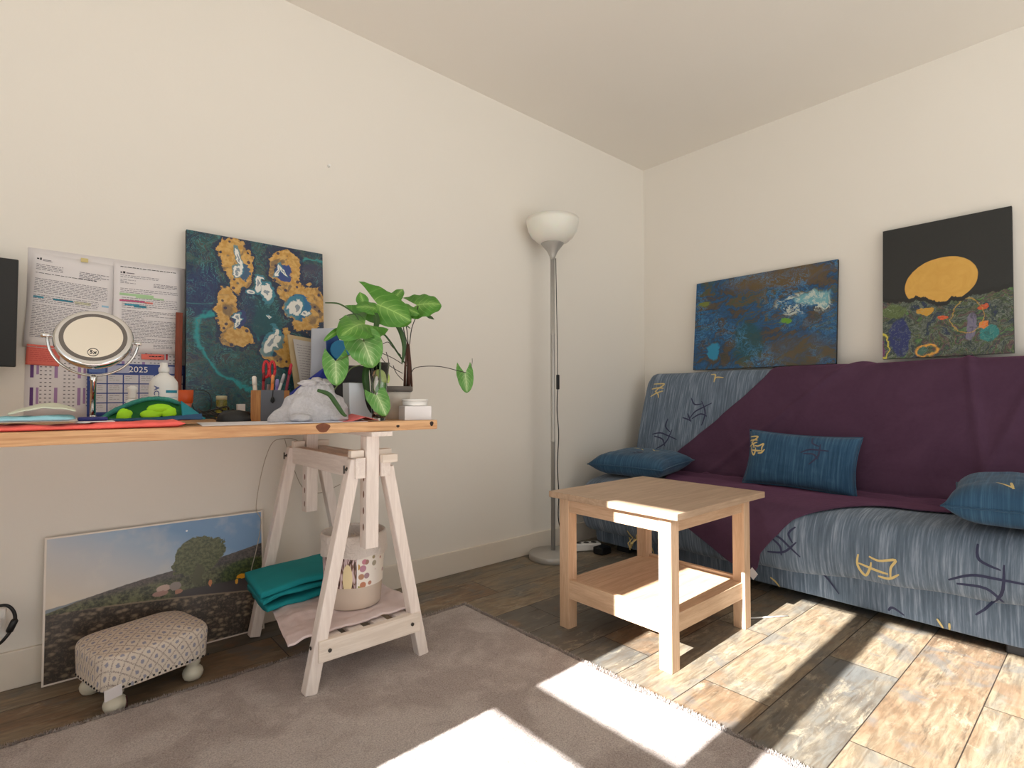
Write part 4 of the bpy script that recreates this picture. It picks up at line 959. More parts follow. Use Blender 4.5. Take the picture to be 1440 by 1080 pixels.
obj('bevel_ring', ring(.057, .0662, .0130), M_RIM, hd, recalc=False)
m = MB(); vs_ = [m.bm.verts.new(hc + MM @ Vector((.0575*math.cos(2*PI*k/64), .0575*math.sin(2*PI*k/64), .0132))) for k in range(64)]; m.face(vs_); obj('glass', m, M_MIR, hd, recalc=False)
Rm = MM.copy()
cm = hc + MM @ Vector((.003, -.043, .0142)); text_obj('magnification_mark', '5x', .014, cm, Rm, INKD, hd)
m = MB(); m.lathe([(.0098,.0140),(.0109,.0141)], hc + MM @ Vector((.003,-.043,0)), 40, MM, capb=False, capt=False); obj('mark_ring', m, INKD, hd, recalc=False)

# ------------------------------------------------------------------ things on the desk
def ruffle(x0, x1, y0, y1, z0, th, seed, amp=.004, nx=70, ny=30, taper=None):
    def f(u, v):
        a = 2*PI*v; c, s_ = math.cos(a), math.sin(a); c = math.copysign(abs(c)**.5, c); s_ = math.copysign(abs(s_)**.7, s_)
        x = x0+(x1-x0)*u; t = th*(taper(u) if taper else 1); e = min(1, u/.02, (1-u)/.02); e = max(.15, e)
        y = (y0+y1)/2 + (y1-y0)/2*c*(.96+.04*nz(x*8, seed)); z = z0 + t/2 + t/2*s_*e
        if s_ > 0: z += amp*nz(x*22, y*22, seed) + amp*.6*nz(x*60, y*30, seed)
        return (x, y + .006*nz(x*14, seed+2), z)
    mb = MB(); mb.grid(lambda u, v: f(u, v), nx, ny)
    # close in v, cap ends
    bmesh.ops.remove_doubles(mb.bm, verts=mb.bm.verts, dist=.0002); bmesh.ops.holes_fill(mb.bm, edges=[e for e in mb.bm.edges if e.is_boundary]); return mb
M_CORAL = plain('coral_cotton', (240, 104, 96), .85, var=.05, scale=18, bump=.3)
o = obj('folded_coral_cloth', ruffle(-.36, .262, 1.505, 1.595, DZ1, .016, 1, .0035, taper=lambda u: .75+.35*math.sin(u*5)**2), M_CORAL); tag(o, 'coral red cloth folded long along the front of the desk', 'cloth')
M_LBLUE = plain('light_blue_cotton', (142, 196, 210), .85, var=.05, scale=18, bump=.3)
o = obj('folded_blue_cloth', ruffle(-.36, .055, 1.515, 1.598, DZ1+.020, .012, 5, .003), M_LBLUE); tag(o, 'light blue cloth folded on top of the coral cloth', 'cloth')
def flap(u, v):
    x = -.055+.11*u; y = 1.53+.055*v; z = DZ1+.036 + .022*math.sin(PI*min(1, u*.85))*(.6+.4*v) + .003*nz(x*40, y*40); return (x, y, z)
mb = MB(); mb.grid(flap, 30, 16); o = obj('cream_cloth', mb, plain('cream_sage_cotton', (206, 210, 190), .85, bump=.2), solid=.003); tag(o, 'small creamy folded cloth on top of the light blue cloth', 'cloth')

# turquoise pouch with lime contents
po2 = thing('pouch', 'open teal pouch with lime green lining lying on the coral cloth', 'pouch', (.215, 1.62, DZ1+.016))
M_PTEAL = plain('teal_pouch_fabric', (10, 126, 140), .6, var=.12, scale=30, bump=.3); M_PGRN = plain('sequin_green_trim', (50, 132, 120), .7, var=.5, scale=160, bump=.8)
M_DGRN = plain('dark_green_lining', (10, 96, 40), .8, var=.15); M_LIME = plain('lime_green_fabric', (150, 214, 20), .7, var=.12, scale=25, bump=.3)
def arch(x):  # height of the opening edge
    t = (x-.110)/(.312-.110); t = min(max(t, 0), 1); return .050*math.sin(PI*t**1.15)**.75
def back_(u, v):
    x = .110+.202*u; h = arch(x)*v; y = 1.60+.045*(1-v)*.3+.05*math.sin(v*PI*.5); return (x, y + .002*nz(x*50, v*5), DZ1+.018+h + .002*nz(x*40, v*3)*v)
mb = MB(); mb.grid(back_, 40, 14); obj('lining', mb, M_DGRN, po2, solid=.002)
def shell(u, v):
    x = .105+.215*u; t = (x-.110)/(.205); h = arch(x)+.004; a = v*PI*.5; return (x, 1.655+.06*math.sin(a)*(1-.3*u), DZ1+.016+(h)*math.cos(a)+.003*nz(x*30, v*4))
mb = MB(); mb.grid(shell, 40, 12); obj('outer_shell', mb, M_PTEAL, po2, solid=.003)
mb = MB(); mb.tube([(.110+.202*k/30, 1.648 + .003*nz(k*.6), DZ1+.020+arch(.110+.202*k/30)+.001*nz(k*1.3, 4)) for k in range(25)], [.006+.0015*nz(k*2.1, 7) for k in range(25)], 8); obj('sequin_edge', mb, M_PGRN, po2)
def lip(u, v):
    x = .120+.195*u; y = 1.588 - .004*math.sin(PI*u) + .012*v; z = DZ1+.016+ v*(.004 + .010*u*u) + .001*nz(x*60); return (x, y, z)
mb = MB(); mb.grid(lip, 40, 6); obj('front_lip', mb, plain('navy_teal_lip', (22, 70, 110), .6), po2, solid=.003)
def corner(u, v):
    x = .270+.052*u; z = DZ1+.016 + (.046*(1-u)**.9)*v; return (x, 1.592+.05*v*.5, z + .001)
mb = MB(); mb.grid(corner, 12, 10); obj('side_corner', mb, M_PTEAL, po2, solid=.004)
def lump(c, r, seed, mat, name='lining_fold'):
    def f(u, v):
        a = 2*PI*u; b = PI*(v-.5); k = 1+.22*nz(math.cos(a)*1.6, math.sin(a)*1.6+seed, math.sin(b)*1.6)
        return Vector(c) + Vector((r[0]*math.cos(a)*math.cos(b)*k, r[1]*math.sin(a)*math.cos(b)*k, r[2]*math.sin(b)*k))
    mb = MB(); mb.grid(f, 28, 16, cu=True); bmesh.ops.remove_doubles(mb.bm, verts=mb.bm.verts, dist=.0003); return obj(name, mb, mat, po2)
lump((.150, 1.604, DZ1+.029), (.016, .008, .015), 1, M_LIME); lump((.205, 1.603, DZ1+.030), (.024, .008, .013), 4, M_LIME); lump((.222, 1.605, DZ1+.044), (.028, .009, .012), 9, M_LIME); lump((.240, 1.603, DZ1+.035), (.018, .008, .014), 12, M_LIME)

# bottles
def bottle(label, c, prof, r, lab=None):
    b = thing('bottle', label, 'bottle', c)
    obj('bottle_body', MB().lathe([(a*r, z) for a, z in prof[0]], c, 40), M_WHITEP, b, bevel=0)
    obj('cap', MB().lathe([(a*r, z) for a, z in prof[1]], c, 28), M_WHITEP, b); return b
bb = bottle('large white lotion bottle with blue stripes behind the teal pouch', (.262, 1.83, DZ1), ([(.9,0),(1,.005),(1,.105),(.96,.118),(.7,.132),(.36,.141),(.30,.146)], [(.36,.146),(.38,.150),(.38,.158),(.28,.162),(.26,.172),(.20,.174)]), .036)
yaw2 = math.atan2(.262, 1.83)
def onb(ang, z, r=.0366):  # angle measured from the direction of the camera
    d = Vector((-math.sin(yaw2+ang), -math.cos(yaw2+ang), 0)); return Vector((.262, 1.83, DZ1)) + d*r + Vector((0,0,z)), d
mb = MB(); mats = [HL['teal'], HL['paleblue']]
for (z0, z1, mi) in ((.086, .094, 0), (.073, .0745, 1), (.064, .0655, 1), (.055, .0565, 1), (.046, .0475, 1)):
    mb.mi = mi
    for k in range(8):
        a0, a1 = -.15-.12*k, -.15-.12*(k+1)
        mb.face([mb.bm.verts.new(onb(a, z)[0]) for a, z in ((a0, z0), (a1, z0), (a1, z1), (a0, z1))])
obj('label_stripes', mb, mats, bb, recalc=False)
p, d = onb(.48, .078, .0372); ry = Vector((0,0,1)).cross(d).normalized(); Rt = Matrix((Vector((0,0,-1)), ry, d)).transposed()
text_obj('label_text', 'ACTIV', .020, p, Rt, HL['navy'], bb)
bottle('small white bottle between the mirror and the larger bottle', (.190, 1.85, DZ1), ([(.9,0),(1,.004),(1,.055),(.8,.066),(.5,.070)], [(.62,.070),(.66,.074),(.62,.090),(.8,.096),(.70,.102),(.3,.106)]), .016)
# small items beside the mirror foot
o = obj('ink_pad', MB().box((.060, 1.560, DZ1+.018), (.115, 1.592, DZ1+.027)), plain('navy_plastic', (24, 28, 110), .4), bevel=.003); tag(o, 'small navy blue box lid beside the mirror foot', 'box')
o = obj('cream_jar', MB().lathe([(.026,0),(.027,.003),(.027,.016),(.025,.018)], (.185, 1.70, DZ1), 32), M_WHITEP); tag(o, 'flat white round jar right of the mirror foot', 'jar')
o = obj('white_booklet', MB().box((.058, 1.52, DZ1+.0165), (.125, 1.594, DZ1+.0178)), M_PAPER); tag(o, 'thin white booklet under the blue box lid by the mirror', 'booklet')
# orange pot, wood stick
oc_ = thing('orange_cup', 'small orange ribbed plastic cup behind the white bottle', 'cup', (.342, 2.00, DZ1)); M_OR = plain('orange_plastic', (206, 84, 30), .45)
obj('cup_body', MB().lathe([(.019,0),(.020,.003),(.021,.030),(.0225,.032),(.0215,.045),(.024,.062)], (.342, 2.00, DZ1), 32), plain('salmon_plastic', (206, 120, 96), .45), oc_)
obj('rim', MB().lathe([(.0235,.055),(.026,.058),(.027,.098),(.024,.098),(.023,.060)], (.342, 2.00, DZ1), 32), M_OR, oc_)
o = obj('wooden_ruler', MB().box((.338, 2.135, DZ1), (.358, 2.146, 1.150)), wood('red_brown_wood', L(112, 48, 26), L(140, 66, 38), 2, 4, knots=False), bevel=.001); tag(o, 'red-brown wooden strip standing upright left of the blue gold painting', 'ruler')
# cables tangle
cbm = MB(); random.seed(11)
for k in range(4):
    pts = []; a0 = random.uniform(0, 6)
    for q in range(9):
        a = a0+q*.9; pts.append((.405+.035*math.cos(a)*(1-.05*q)+.006*q-.008, 1.89+.035*math.sin(a), DZ1+.010+.009*k+.008*math.sin(q*1.7+k)))
    cbm.tube(smoothpath(pts, 6), .0028, 6)
cbm.tube(smoothpath([(.375,1.95,DZ1+.01),(.362,2.05,DZ1+.085),(.385,2.06,DZ1+.100),(.425,2.06,DZ1+.090),(.430,2.04,DZ1+.05),(.400,1.97,DZ1+.01)], 8), .0016, 6)
o = obj('cable_tangle', cbm, M_BLACKP); tag(o, 'tangle of black cables on the desk left of the computer mouse', 'cable')
# computer mouse
def mouse(u, v):
    a = 2*PI*u; r = 1; x = .062*math.cos(a); y = .034*math.sin(a); t = v; s_ = math.sqrt(max(0, 1-t*t))
    z = .034*t*(1-.25*math.cos(a)*s_)
    return Vector((.455, 1.80, DZ1+.001)) + Vector((x*s_**.8, y*s_**.8, z))
ms = thing('computer_mouse', 'black computer mouse on the desk before the blue gold painting', 'mouse', (.455, 1.80, DZ1))
mb = MB(); mb.grid(mouse, 40, 14, cu=True); bmesh.ops.remove_doubles(mb.bm, verts=mb.bm.verts, dist=.0003); obj('mouse_body', mb, M_BLACKP, ms)
obj('scroll_wheel', MB().lathe([(.006,-.003),(.006,.003)], (.425, 1.80, DZ1+.030), 16, Matrix.Rotation(PI/2, 3, 'X')), M_BLACKM, ms)
# green glass jar
gj = thing('glass_jar', 'small olive green glass jar leaning in the shade of the painting', 'jar', (.452, 2.0, DZ1))
g = G('olive_glass', .08); g.col(L(176, 170, 70)); g.b.inputs['Transmission Weight'].default_value = .7; M_OLV = g.m
obj('jar_body', MB().lathe([(.016,0),(.017,.004),(.017,.060),(.0155,.066),(.0155,.076)], (.452, 2.0, DZ1), 28), M_OLV, gj)
obj('jar_label', MB().lathe([(.0173,.004),(.0173,.026)], (.452, 2.0, DZ1), 28, capb=False, capt=False), plain('yellow_label', (196, 184, 70), .6), gj, recalc=False)
obj('jar_lid', MB().lathe([(.0165,.066),(.0165,.079),(.012,.080)], (.452, 2.0, DZ1), 28), plain('pale_lid', (186, 182, 150), .5), gj)
o = obj('white_box', MB().box((.500, 1.99, DZ1), (.524, 2.01, DZ1+.052)), M_PAPER, bevel=.001); tag(o, 'small upright white box between jar and pen holder', 'box')
# pen holder
ph = thing('pen_holder', 'grey and wooden box holder full of pens and scissors', 'pen holder', (.548, 1.80, DZ1)); M_GREYP = plain('slate_grey_card', (92, 96, 106), .6)
RP = Matrix.Translation((.548, 1.80, 0)) @ Matrix.Rotation(-.28, 4, 'Z')
W_ = wood('oak_panel', L(150, 98, 52), L(186, 134, 80), 2, 4, knots=False)
obj('front_panel', MB().box((-.028, -.047, DZ1), (.038, -.042, DZ1+.097), RP), M_GREYP, ph, bevel=.001)
for lo_, hi_ in (((-.056, -.047), (-.028, -.038)), ((.038, -.047), (.054, -.038)), ((-.056, -.038), (-.050, .045)), ((.048, -.038), (.054, .045))):
    obj('side_panel', MB().box(lo_ + (DZ1,), hi_ + (DZ1+.096,), RP), W_, ph, bevel=.001)
obj('back_panel', MB().box((-.056, .040, DZ1), (.054, .046, DZ1+.095), RP), M_GREYP, ph, bevel=.001)
obj('bottom_panel', MB().box((-.052, -.042, DZ1), (.050, .040, DZ1+.004), RP), M_GREYP, ph)
obj('hanging_charm', MB().lathe([(.001,-.010),(.006,-.004),(.005,.004),(.001,.012)], RP @ Vector((.005, -.052, DZ1+.066)), 12).tube([RP @ Vector((.005,-.050,DZ1+.078)), RP @ Vector((.006,-.048,DZ1+.097))], .0012, 6), M_BLACKM, ph)
def pen(label, a, b, r, col, tip, cat='pen', name='pen'):
    p = thing(name, label, cat, RP @ Vector(a)); A, B = RP @ Vector(a), RP @ Vector(b)
    obj('barrel', MB().tube([A, A.lerp(B, .8)], r, 10), plain(name+'_barrel', col, .4), p)
    obj('cap', MB().tube([A.lerp(B, .8), A.lerp(B, .97), B], [r*1.15, r*1.1, r*.6], 10), plain(name+'_cap', tip, .4), p); return p
z5 = DZ1+.006
pen('dark red pen standing at the left in the pen holder', (-.025,-.01,z5), (-.020,.0,z5+.150), .0042, (140,20,34), (110,10,24))
pen('white and silver pen leaning right in the pen holder', (.0,.01,z5), (.040,.0,z5+.145), .0042, (220,220,222), (190,190,196))
pen('red pen leaning to the right end of the pen holder', (.030,-.02,z5), (.060,-.01,z5+.178), .0045, (120,24,50), (176,24,50))
pen('orange pencil in the middle of the pen holder', (.0,-.02,z5), (.006,-.015,z5+.140), .0045, (226,120,50), (232,150,90), 'pencil', 'pencil')
pen('violet marker behind the silver pen', (.015,.02,z5), (.020,.025,z5+.128), .005, (130,120,200), (170,160,226), 'marker', 'marker')
pen('white brush handle at the left end of the pen holder', (-.038,-.01,z5), (-.048,-.01,z5+.135), .0062, (214,204,190), (230,224,214), 'brush', 'brush')
sc_ = thing('scissors', 'red handled scissors standing upright in the pen holder', 'scissors', RP @ Vector((-.01, 0, z5)))
obj('blades', MB().beam(RP @ Vector((-.010,.0,z5)), RP @ Vector((-.006,0,z5+.11)), .010, .003), M_STEEL, sc_)
for sx_ in (-1, 1):
    c0 = RP @ Vector((-.005+.009*sx_, 0, z5+.158)); axx = (RP.to_3x3() @ Vector((1,0,0)))
    obj('handle', MB().tube([c0 + axx*(.008*math.cos(2*PI*k/20)) + Vector((0,0,.026*math.sin(2*PI*k/20))) for k in range(21)], .0042, 8), plain('scissor_red', (190, 22, 34), .35), sc_)
# folders and papers leaning at the painting, right side
def slab(name, label, cat, q, th_, mat, group=None, n=(0,-1,0)):
    mb = MB(); N = Vector(n)*th_; a = [mb.bm.verts.new(Vector(p)) for p in q]; b = [mb.bm.verts.new(Vector(p)-N) for p in q]; mb.face(a); mb.face(b[::-1])
    for i in range(4): mb.face([a[i], b[i], b[(i+1) % 4], a[(i+1) % 4]])
    o = obj(name, mb, mat); tag(o, label, cat, group); return o
slab('notebook', 'kraft brown notebook leaning at the right side of the painting', 'notebook', [(.722,2.035,DZ1),(.800,2.035,DZ1),(.800,2.06,1.082),(.686,2.06,1.095)], .008, plain('kraft_cover', (186, 166, 130), .8))
nb = thing('note_sheet', 'grey handwritten sheet in front of the brown notebook', 'sheet', (.74, 2.03, DZ1))
q = [Vector(p) for p in [(.738,2.024,DZ1+.035),(.802,2.024,DZ1+.03),(.806,2.048,1.066),(.701,2.048,1.078)]]
mb = MB(); mb.face([mb.bm.verts.new(p) for p in q]); obj('paper_sheet', mb, plain('grey_paper', (186, 182, 180), .8), nb, solid=.001)
mb = MB()
for k in range(22):
    t = .08+.84*k/22; a = q[0].lerp(q[3], 1-t); b = q[1].lerp(q[2], 1-t); u = .1
    while u < .92:
        w2_ = random.uniform(.04, .14); e = .0016; 
        A, B = a.lerp(b, u), a.lerp(b, min(.93, u+w2_)); mb.face([mb.bm.verts.new(x + Vector((0,-.001,0))) for x in (A, B, B+Vector((0,0,e)), A+Vector((0,0,e)))]); u += w2_+.02
obj('written_lines', mb, INK, nb, recalc=False)
slab('blue_folder', 'deep blue folder standing behind the grey cloth bundle', 'folder', [(.655,1.925,DZ1),(.79,1.925,DZ1),(.79,1.955,DZ1+.19),(.655,1.955,DZ1+.085)], .010, plain('royal_blue_card', (24, 44, 150), .5))
slab('document_sleeve', 'tall white document sleeve left of the plant leaves', 'folder', [(.745,1.985,DZ1),(.835,1.985,DZ1),(.865,2.01,1.130),(.757,2.01,1.118)], .006, plain('milky_sleeve', (190, 194, 206), .4))
slab('black_folder', 'black box file standing behind the plant vase', 'folder', [(.745,1.80,DZ1),(.900,1.80,DZ1),(.900,1.83,DZ1+.190),(.775,1.83,DZ1+.190)], .03, M_BLACKM)
o = obj('blue_disc', MB().lathe([(.036,0),(.038,.002),(.038,.006),(.036,.008)], (.835, 1.935, 1.035), 40, Matrix.Diagonal((1,1,1)) @ Matrix.Rotation(PI/2, 3, 'X')), plain('petrol_blue_plastic', (14, 112, 160), .4)); tag(o, 'round petrol blue disc among the folders behind the plant', 'disc')
slab('disc_sleeve', 'dark blue card holding the round blue disc behind the plant', 'card', [(.795,1.95,DZ1),(.845,1.95,DZ1),(.845,1.965,1.10),(.795,1.965,1.085)], .004, plain('dark_blue_card', (20, 60, 120), .6))

# crumpled grey cloth
g = G('pale_grey_terry_cloth', .95, spec=.1); n = g.noise(g.co('Object'), 120, 3); g.col(g.mix(n, L(178, 176, 180), L(204, 202, 206))); g.bump(g.add(n, g.noise(g.co('Object'), 32, 4, .6, 1)), .7, .005); M_TERRY = g.m
cl = thing('crumpled_cloth', 'pale grey cloth bunched into a peak on the desk beside the pen holder', 'cloth', (.60, 1.60, DZ1))
def heap(u, v):
    a = 2*PI*u; t = v; r = (.102 + .016*math.cos(2*a+.5) + .012*nz(math.cos(a)*2, math.sin(a)*2, 1))*(1-t)**.75 + .024*t
    h = .118*t**.85*(1-.0*t)
    fo = .011*math.sin(a*5 + 3*t + 2*nz(t*2, 4))*(1-t)*math.sin(PI*min(1, t+.25)) + .010*nz(math.cos(a)*3, math.sin(a)*3, t*5)
    return Vector((.610 + (r+fo)*math.cos(a)*.98 + .012*t, 1.60 + (r+fo)*.62*math.sin(a), DZ1+.002+h+.008*nz(math.cos(a)*3, t*5, 7)*(t > .05)))
mb = MB(); mb.grid(heap, 96, 40, cu=True); bmesh.ops.holes_fill(mb.bm, edges=[e for e in mb.bm.edges if e.is_boundary]); obj('cloth_heap', mb, M_TERRY, cl)
def knotf(c, r, seed):
    def f(u, v):
        a = 2*PI*u; b = PI*(v-.5); k = 1+.3*nz(math.cos(a)*1.5+seed, math.sin(a)*1.5, math.sin(b)*2)
        return Vector(c)+Vector((r[0]*math.cos(a)*math.cos(b)*k, r[1]*math.sin(a)*math.cos(b)*k, r[2]*math.sin(b)*k))
    return f
for nm, c_, r_, sd_ in (('cloth_fold', (.590,1.59,DZ1+.116), (.028,.018,.010), 2), ('cloth_fold', (.640,1.59,DZ1+.118), (.020,.016,.011), 5), ('cloth_fold', (.618,1.595,DZ1+.124), (.020,.016,.010), 8),
                       ('rolled_hem', (.555,1.555,DZ1+.014), (.034,.022,.014), 3), ('rolled_hem', (.664,1.555,DZ1+.013), (.034,.022,.014), 6)):
    mb = MB(); mb.grid(knotf(c_, r_, sd_), 28, 14, cu=True); bmesh.ops.remove_doubles(mb.bm, verts=mb.bm.verts, dist=.0003); obj(nm, mb, M_TERRY, cl)
# desk papers
slabz = lambda name, label, pts, z, mat: tag(obj(name, (lambda m: (m.face([m.bm.verts.new((x, y, z)) for x, y in pts]), m)[1])(MB()), mat, solid=.0012), label, 'sheet')
slabz('loose_paper', 'large white sheet of paper along the desk front under the pen holder', [(.30,1.515),(.74,1.505),(.76,1.70),(.33,1.74)], DZ1+.0012, M_PAPER)
slabz('glossy_leaflet', 'bluish white leaflet sticking out under the grey cloth', [(.50,1.502),(.66,1.504),(.67,1.64),(.51,1.66)], DZ1+.0028, plain('bluish_paper', (206, 214, 232), .5))
def redf(u, v): return (.662+.115*u, 1.507+.10*v, DZ1+.003+.020*max(0, 1-abs(u-.62)/.38)*(.6+.4*v))
mb = MB(); mb.grid(redf, 16, 8); o = obj('red_leaflet', mb, plain('soft_red_paper', (222, 110, 110), .7), solid=.0008); tag(o, 'pinkish red folded leaflet between grey cloth and white vase', 'sheet')
# white boxes right end
wj = thing('white_jar', 'low white tin on top of the white carton at the desk end', 'tin', (.935, 1.560, DZ1+.047))
obj('tin_body', MB().lathe([(.040,.0),(.041,.002),(.042,.016)], (.935, 1.560, DZ1+.047), 40), M_WHITEP, wj)
obj('tin_lid', MB().lathe([(.044,.016),(.044,.021),(.042,.022)], (.935, 1.560, DZ1+.047), 40), M_WHITEP, wj)
o = obj('carton', MB().box((-.045, -.038, 0), (.045, .038, .046), Matrix.Translation((.935, 1.560, DZ1)) @ Matrix.Rotation(-.25, 4, 'Z')), plain('white_carton', (226, 224, 226), .6, var=.01), bevel=.001); tag(o, 'small white carton under the tin at the right desk end', 'box')

# ------------------------------------------------------------------ plants
def leafmat(name, dark, light, vein):
    g = G(name, .38, spec=.4); U, V, _ = g.sep(g.co('UV'))       # U across -1..1, V along 0..1 (base at .0)
    au = g.M('ABSOLUTE', U); mid = g.step(au, .015, .045, 1, 0)
    lat = g.M('FRACT', g.mul(g.sub(V, g.mul(au, .55)), 5.5)); lv = g.step(g.M('ABSOLUTE', g.sub(lat, .5)), .0, .10, 1, 0); lv = g.mul(lv, g.step(au, .05, .8, 1, .25))
    n = g.noise(g.co('Object'), 60, 3); body = g.mix(n, dark, light); body = g.mix(g.mul(g.step(au, .0, .5, 1, 0), .35), body, vein)
    g.col(g.mix(g.mul(g.mx(mid, g.mul(lv, .75)), .85), body, vein))
    g.b.inputs['Subsurface Weight'].default_value = .0; g.b.inputs['Transmission Weight'].default_value = 0; return g.m
M_LEAF = leafmat('fresh_green_leaf', L(58, 116, 34), L(84, 142, 48), L(160, 200, 112))
M_LEAFV = leafmat('variegated_leaf', L(70, 130, 52), L(110, 164, 86), L(206, 226, 176))
M_LEAFD = leafmat('dark_green_leaf', L(34, 66, 26), L(50, 86, 34), L(70, 104, 50))
M_LEAFB = leafmat('pale_new_leaf', L(150, 178, 84), L(190, 208, 120), L(214, 222, 160))
M_STEMG = plain('green_stem', (92, 110, 62), .5); M_STEMB = plain('brown_stem', (74, 44, 34), .7, var=.3, scale=60, bump=.5); M_STEMD = plain('dark_stem', (40, 34, 28), .6)
# half outline of an arrowhead leaf: (t along from lobes to tip, half-width)
def leaf(base, tip, width, normal, mat, parent, lobe=.42, curve=.12, heart=True, fold=.15):
    base = Vector(base); tip = Vector(tip); a = tip-base; ln = a.length; a.normalize(); n = Vector(normal); n = (n-a*n.dot(a)).normalized(); s_ = a.cross(n)
    NU, NV = 9, 18; mb = MB()
    def P(side, i, j):
        # i 0..NU from midrib to edge, j 0..NV from lobe to tip
        t = j/NV; k = i/NU
        if heart:
            y = t                                  # along 0..1
            q_ = (t-.30)/.70; wv_ = (1-.30*((.30-t)/.30)**2) if t < .30 else max(0, 1-q_**1.9)**.72
            yy = y - lobe*k*(1-t)**2.2*(1.0) ; xx = wv_*k*(1-.10*math.sin(PI*t))
            yy += .05*k*math.sin(PI*k)*(1-t)
        else:
            wv_ = math.sin(PI*min(1, t*.96+.04)**.8)**.8; yy = t; xx = wv_*k
        z = -fold*width*.5*(1-math.cos(k*PI*.5))*1.0 + curve*ln*(math.sin(PI*min(max(yy,0),1))-.0) - curve*.9*ln*max(0, yy)**2 + .03*width*math.sin(yy*14+k*4)*k
        return base + a*(yy*ln) + s_*(side*xx*width/2) + n*z
    for side in (1, -1):
        V = [[mb.bm.verts.new(P(side, i, j)) for j in range(NV+1)] for i in range(NU+1)]
        for i in range(NU):
            for j in range(NV):
                q4 = [(i, j), (i+1, j), (i+1, j+1), (i, j+1)][::side]
                mb.face([V[a_][b_] for a_, b_ in q4], [(side*a_/NU, b_/NV) for a_, b_ in q4], True)
    bmesh.ops.remove_doubles(mb.bm, verts=mb.bm.verts, dist=.00015)
    return obj('leaf', mb, mat, parent, recalc=False)
def strap(pts, wd, mat, parent, nrm=(0,-1,.3)):
    P = smoothpath([Vector(p) for p in pts], 8); mb = MB(); N = len(P); rows = []
    for i, p in enumerate(P):
        t_ = (P[min(i+1,N-1)]-P[max(i-1,0)]).normalized(); s_ = t_.cross(Vector(nrm)).normalized(); w2_ = wd*.5*math.sin(PI*min(1, .12+.88*i/(N-1)))**.6
        nn = s_.cross(t_); rows.append([mb.bm.verts.new(p+s_*w2_*q + nn*(abs(q)*w2_*.35)) for q in (-1, 0, 1)])
    for i in range(N-1):
        for q in range(2): mb.face([rows[i][q], rows[i][q+1], rows[i+1][q+1], rows[i+1][q]], [(q-1, i/N), (q, i/N), (q, (i+1)/N), (q-1, (i+1)/N)], True)
    return obj('leaf', mb, mat, parent, recalc=False)
def Wp(px, py, Yd):
    """world point seen at photo position (px, py) at depth plane y = Yd: used only to read sizes off the photograph"""
    A_, P_ = math.radians(41.2), math.radians(1.67); u = (px-720)/753; v = (540-py)/753
    fw = math.cos(P_)-v*math.sin(P_); up = math.sin(P_)+v*math.cos(P_)
    r = Vector((u*math.cos(A_)+fw*math.sin(A_), -u*math.sin(A_)+fw*math.cos(A_), up)); return Vector((0,0,CAM_H)) + r*(Yd/r.y)
TC = Vector((-.5, -1, .25))
# pot plant
pp_ = thing('potted_plant', 'arrowhead plant with broad green leaves in a white pot at the desk end', 'plant', (.925, 1.66, DZ1))
PCN = (.925, 1.675, DZ1)
obj('pot', MB().lathe([(.040,.0),(.043,.003),(.050,.070),(.054,.095),(.051,.095),(.047,.070),(.02,.065)], PCN, 48), plain('glazed_white_pot', (206, 200, 192), .3), pp_)
obj('pot_rim', MB().lathe([(.056,.094),(.060,.098),(.060,.112),(.054,.113),(.050,.100)], PCN, 48), plain('grey_pot_rim', (104, 98, 94), .5), pp_)
obj('soil', MB().lathe([(.0,.098),(.051,.100)], PCN, 32, capt=False), plain('dark_soil', (48, 36, 28), .95, bump=.8), pp_)
top = Wp(573, 482, 1.66)
mb = MB(); mb.tube([Wp(574,545,1.67), Wp(575,515,1.66), Wp(574,484,1.66)], [.0075,.007,.005], 10); mb.tube([Wp(569,545,1.66), Wp(570,515,1.65), Wp(573,482,1.66)], [.005,.004,.003], 8); mb.tube([Wp(579,545,1.67), Wp(577,510,1.67), Wp(575,486,1.66)], [.004,.004,.003], 8)
obj('stem', mb, M_STEMB, pp_)
def stem(pts, r=.0016, mat=M_STEMD, par=None): return obj('stem', MB().tube(smoothpath(pts, 8), r, 6), mat, par or pp_)
stem([Wp(573,484,1.66), Wp(568,465,1.655), Wp(565,445,1.65), Wp(560,432,1.65)]); stem([Wp(574,484,1.66), Wp(572,463,1.64), Wp(569,448,1.63)]); stem([Wp(576,484,1.66), Wp(579,462,1.65), Wp(585,445,1.65), Wp(588,430,1.65)])
stem([Wp(577,528,1.66), Wp(583,518,1.66), Wp(600,515,1.66), Wp(622,516,1.66), Wp(643,521,1.66), Wp(655,524,1.66)], .0015)
leaf(Wp(531,428,1.64), Wp(579,451,1.58), 0.140, TC, M_LEAF, pp_, lobe=.75, curve=.06)
leaf(Wp(586,429,1.66), Wp(620,427,1.60), 0.120, (-.2,-1,.5), M_LEAF, pp_, lobe=.65, curve=.05)
leaf(Wp(549,428,1.67), Wp(568,404,1.69), 0.049, (-.4,-1,.4), M_LEAF, pp_, lobe=.2, curve=.1)
leaf(Wp(563,432,1.66), Wp(590,441,1.62), 0.056, (-.3,-1,.5), M_LEAF, pp_, lobe=.5, curve=.05)
leaf(Wp(598,442,1.67), Wp(611,449,1.66), 0.015, (-.3,-1,.3), M_LEAFD, pp_, lobe=.1, curve=.02, heart=False)
leaf(Wp(654,525,1.66), Wp(657,551,1.63), 0.071, (-.55,-1,.10), M_LEAFV, pp_, lobe=.65, curve=.06)
stem([Wp(662,517,1.65), Wp(664,510,1.65), Wp(664,504,1.65)], .001)
strap([Wp(545,452,1.67), Wp(556,456,1.66), Wp(564,470,1.66), Wp(568,490,1.66), Wp(565,512,1.66)], .022, M_LEAFD, pp_)
